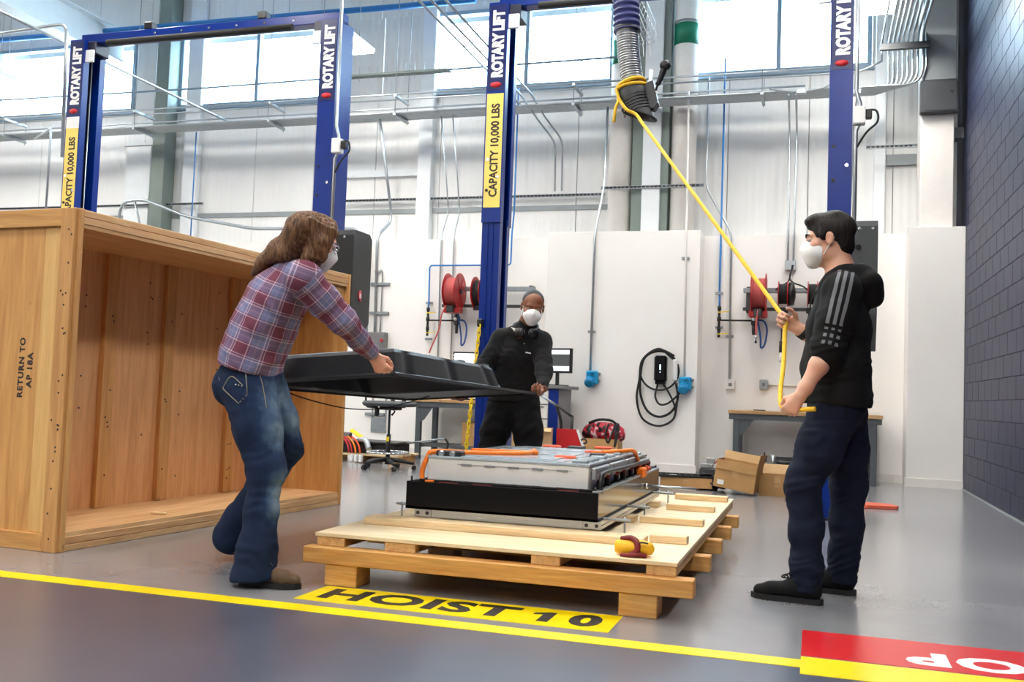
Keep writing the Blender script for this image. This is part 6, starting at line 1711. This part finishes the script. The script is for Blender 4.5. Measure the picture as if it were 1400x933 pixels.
carton('pale plain cardboard box in front of the tool cabinet', -3.22, 11.20, 0, .50, .34, .52, math.radians(12), 0, [('f', -20, .1)], 'cardboard_light', tape=False)
carton('cardboard box on the floor under the left workbench', -4.28, 12.35, .202, .36, .30, .30, 0, 0, [], open_=False)
jk = thing('shop_crane', 'red and white engine crane foot with black arms behind the battery', 'crane', (-2.72, 11.25, 0))
part('red_frame', MB().prism([(-.13, .0), (.30, .0), (.12, .50), (-.13, .50)], 0, .10, frame((-2.78, 11.30, .02), (1, 0, 0), (0, 0, 1))), 'red_paint', jk)
part('white_edge', MB().bar((-2.47, 11.19, .04), (-2.655, 11.19, .52), .03, .02, up=(0, 1, 0)), 'paper_white', jk)
part('upright', MB().tube(spline([(-2.86, 11.22, .05), (-2.86, 11.22, .45), (-2.87, 11.22, .62), (-2.93, 11.22, .80)], 6), .018, 8), 'black_plastic', jk)
part('arm', MB().tube([(-2.93, 11.22, .80), (-2.78, 11.22, .70), (-2.72, 11.22, .66)], .016, 8), 'black_plastic', jk)
part('arm', MB().tube([(-2.73, 11.22, .67), (-2.735, 11.22, .36)], .018, 8), 'black_plastic', jk)
part('push_bar', MB().tube([(-2.92, 11.22, .79), (-3.16, 11.20, .93)], .014, 8), 'galvanised', jk)
part('chain_hook', MB().tube(spline([(-2.60, 11.16, .40), (-2.56, 11.15, .42), (-2.53, 11.15, .38), (-2.57, 11.15, .36)], 5), .010, 7), 'black_plastic', jk)
for x in (-2.86, -2.52): part('wheel', MB().cyl((x, 11.19, .028), (x, 11.25, .028), .028, n=12), 'black_rubber', jk)
# yellow plastic chain on the middle post
chn = thing('plastic_chain', 'yellow plastic chain hanging down the left side of the middle lift post', 'chain', (-2.9, 8.1, .3))
N_ = 30; me = None
p0, p1 = Vector((-2.848, 8.135, 1.50)), Vector((-2.935, 8.10, .16))
ax = (p1-p0).normalized(); st = (p1-p0).length/N_
L_ = MB(); lp_ = [(0, .0145*math.cos(a), .026*math.sin(a)+.010*(1 if math.sin(a) > 0 else -1)) for a in np.linspace(.1, 2*PI+.1, 13)[:-1]]
L_.tube(lp_, .0055, 6, closed=True); me = L_.mesh('chain_link', 'yellow_plastic')
for i in range(N_):
    o = link('chain_link', me, chn); c_ = p0+ax*st*(i+.5)
    q = Vector((0, 0, -1)).rotation_difference(ax).to_matrix().to_4x4() @ Matrix.Rotation(PI/4+(PI/2)*(i % 2), 4, 'Z')
    q.translation = c_; o.matrix_local = world_of(chn).inverted() @ q
part('chain_hook', MB().box(-2.875, -2.825, 8.13, 8.19, 1.49, 1.56, ch=.008), 'black_plastic', chn)
# drafting stool
st_ = thing('drafting_stool', 'black wheeled drafting stool under the raised cover', 'stool', (-4.62, 10.22, 0))
sx, sy = -4.62, 10.22
hubp = part('base_hub', MB().cyl((sx, sy, .06), (sx, sy, .15), .035, .03, 14), 'black_plastic', st_)
for k in range(5):
    a = math.radians(20+72*k); e = (sx+.30*math.cos(a), sy+.30*math.sin(a))
    sp = part('base_arm', MB().tube([(sx+.02*math.cos(a), sy+.02*math.sin(a), .115), (sx+.16*math.cos(a), sy+.16*math.sin(a), .10), (e[0], e[1], .075)], [.026, .022, .016], 8), 'black_plastic', st_)
    for s in (-1, 1): part('caster', MB().cyl((e[0]-.012*math.sin(a)*s*2, e[1]+.012*math.cos(a)*s*2, .028), (e[0]-.012*math.sin(a)*s*.5, e[1]+.012*math.cos(a)*s*.5, .028), .028, n=12), 'black_plastic', sp)
part('lower_post', MB().cyl((sx, sy, .15), (sx, sy, .40), .025, n=12), 'black_plastic', st_); part('post_label', MB().box(sx-.018, sx+.018, sy-.027, sy-.022, .32, .37), 'yellow_plastic', st_)
part('gas_post', MB().cyl((sx, sy, .40), (sx, sy, .68), .014, n=12), 'steel_dark', st_)
part('foot_ring', MB().tube([(sx+.235*math.cos(a), sy+.235*math.sin(a), .195) for a in np.linspace(0, 2*PI, 29)[:-1]], .011, 8, closed=True), 'chrome', st_)
for k in range(3):
    a = 2*PI*k/3+.3; part('ring_spoke', MB().tube([(sx, sy, .18), (sx+.235*math.cos(a), sy+.235*math.sin(a), .195)], .009, 7), 'black_plastic', st_)
part('seat_mechanism', MB().box(sx-.10, sx+.12, sy-.08, sy+.08, .675, .715, ch=.01), 'black_plastic', st_)
part('lever', MB().tube([(sx+.06, sy-.05, .685), (sx+.11, sy-.10, .66), (sx+.085, sy-.13, .62)], [.006, .008, .014], 7), 'black_plastic', st_); part('knob', MB().box(sx-.16, sx-.11, sy-.07, sy-.03, .60, .70, ch=.01), 'black_plastic', st_)
part('seat', MB().box(sx-.25, sx+.25, sy-.23, sy+.23, .715, .775, ch=.025), 'dark_grey', st_)
for dx in (-.07, .07): part('back_stem', MB().bar((sx+dx, sy+.22, .70), (sx+dx, sy+.26, 1.0), .045, .02, up=(0, 1, 0)), 'black_plastic', st_)
part('backrest', MB().box(sx-.20, sx+.20, sy+.24, sy+.29, .90, 1.16, ch=.02), 'black_plastic', st_)
part('arm_loop', MB().tube(fillet([(sx-.15, sy, .70), (sx-.30, sy, .70), (sx-.31, sy, .92), (sx-.24, sy, .95)], .04), .012, 8), 'black_plastic', st_); part('arm_pad', MB().box(sx-.30, sx-.19, sy-.12, sy+.12, .94, .97, ch=.01), 'black_plastic', st_)
# battery junk on a low pallet at the left
lpal = thing('low_pallet', 'low wooden pallet on the floor behind the crate', 'pallet', (-5.35, 11.2, 0))
for y in (10.95, 11.2, 11.45): part('deck_board', MB().box(-5.95, -4.82, y, y+.16, .085, .11, ch=.003), 'pine_x', lpal)
for x in (-5.9, -5.4, -4.95): part('bearer', MB().box(x, x+.09, 10.95, 11.6, 0, .084, ch=.003), 'pine_orange_x', lpal)
mt2 = thing('battery_tray', 'flat black battery module lying on the low pallet', 'module', (-5.3, 11.25, .111))
part('module_case', MB().box(-5.75, -4.88, 11.02, 11.45, .111, .235, ch=.012), 'black_plastic', mt2); part('module_rim', MB().box(-5.77, -4.86, 11.0, 11.47, .236, .262, ch=.008), 'steel_dark', mt2)
cb_ = thing('cable_bundle', 'bundle of orange and red cables with clear plugs draped over the low pallet', 'cables', (-5.35, 10.9, .1))
for k, (mat, dx) in enumerate((('orange_cable', 0), ('orange_red', .06), ('red_paint', -.09), ('red_paint', -.05))):
    part('cable', MB().tube(spline([(-5.62+dx, 11.1, .29), (-5.50+dx, 10.98, .30), (-5.40+dx, 10.93, .22), (-5.36+dx, 10.91, .12)], 6), .011, 8), mat, cb_)
part('clear_sleeve', MB().tube(spline([(-5.35, 11.0, .28), (-5.25, 10.95, .27), (-5.19, 10.92, .17)], 6), .035, 10), 'galvanised', cb_)
for dx in (0, .06, .12): part('plug', MB().box(-5.42+dx, -5.375+dx, 10.86, 10.91, .01, .10, ch=.008), 'paper_white', cb_)
part('warning_tag', MB().box(-.09, .09, -.04, .04, 0, .008, frame((-5.42, 11.02, .345), (.85, 0, -.5), (0, .9, .3))), 'yellow_plastic', cb_)
part('tag_block', MB().box(-5.62, -5.50, 11.0, 11.08, .27, .36, ch=.01), 'cabinet_grey', cb_)
hk = thing('tow_bar', 'thin grey bar with a black hook lying right of the stool', 'bar', (-4.4, 11.3, .2))
part('bar', MB().tube([(-4.86, 11.3, .245), (-4.35, 11.3, .33)], .012, 7), 'galvanised_dull', hk); part('hook', MB().tube(spline([(-4.35, 11.3, .33), (-4.31, 11.3, .27), (-4.33, 11.3, .18), (-4.36, 11.3, .0)], 6), .014, 7), 'black_plastic', hk)
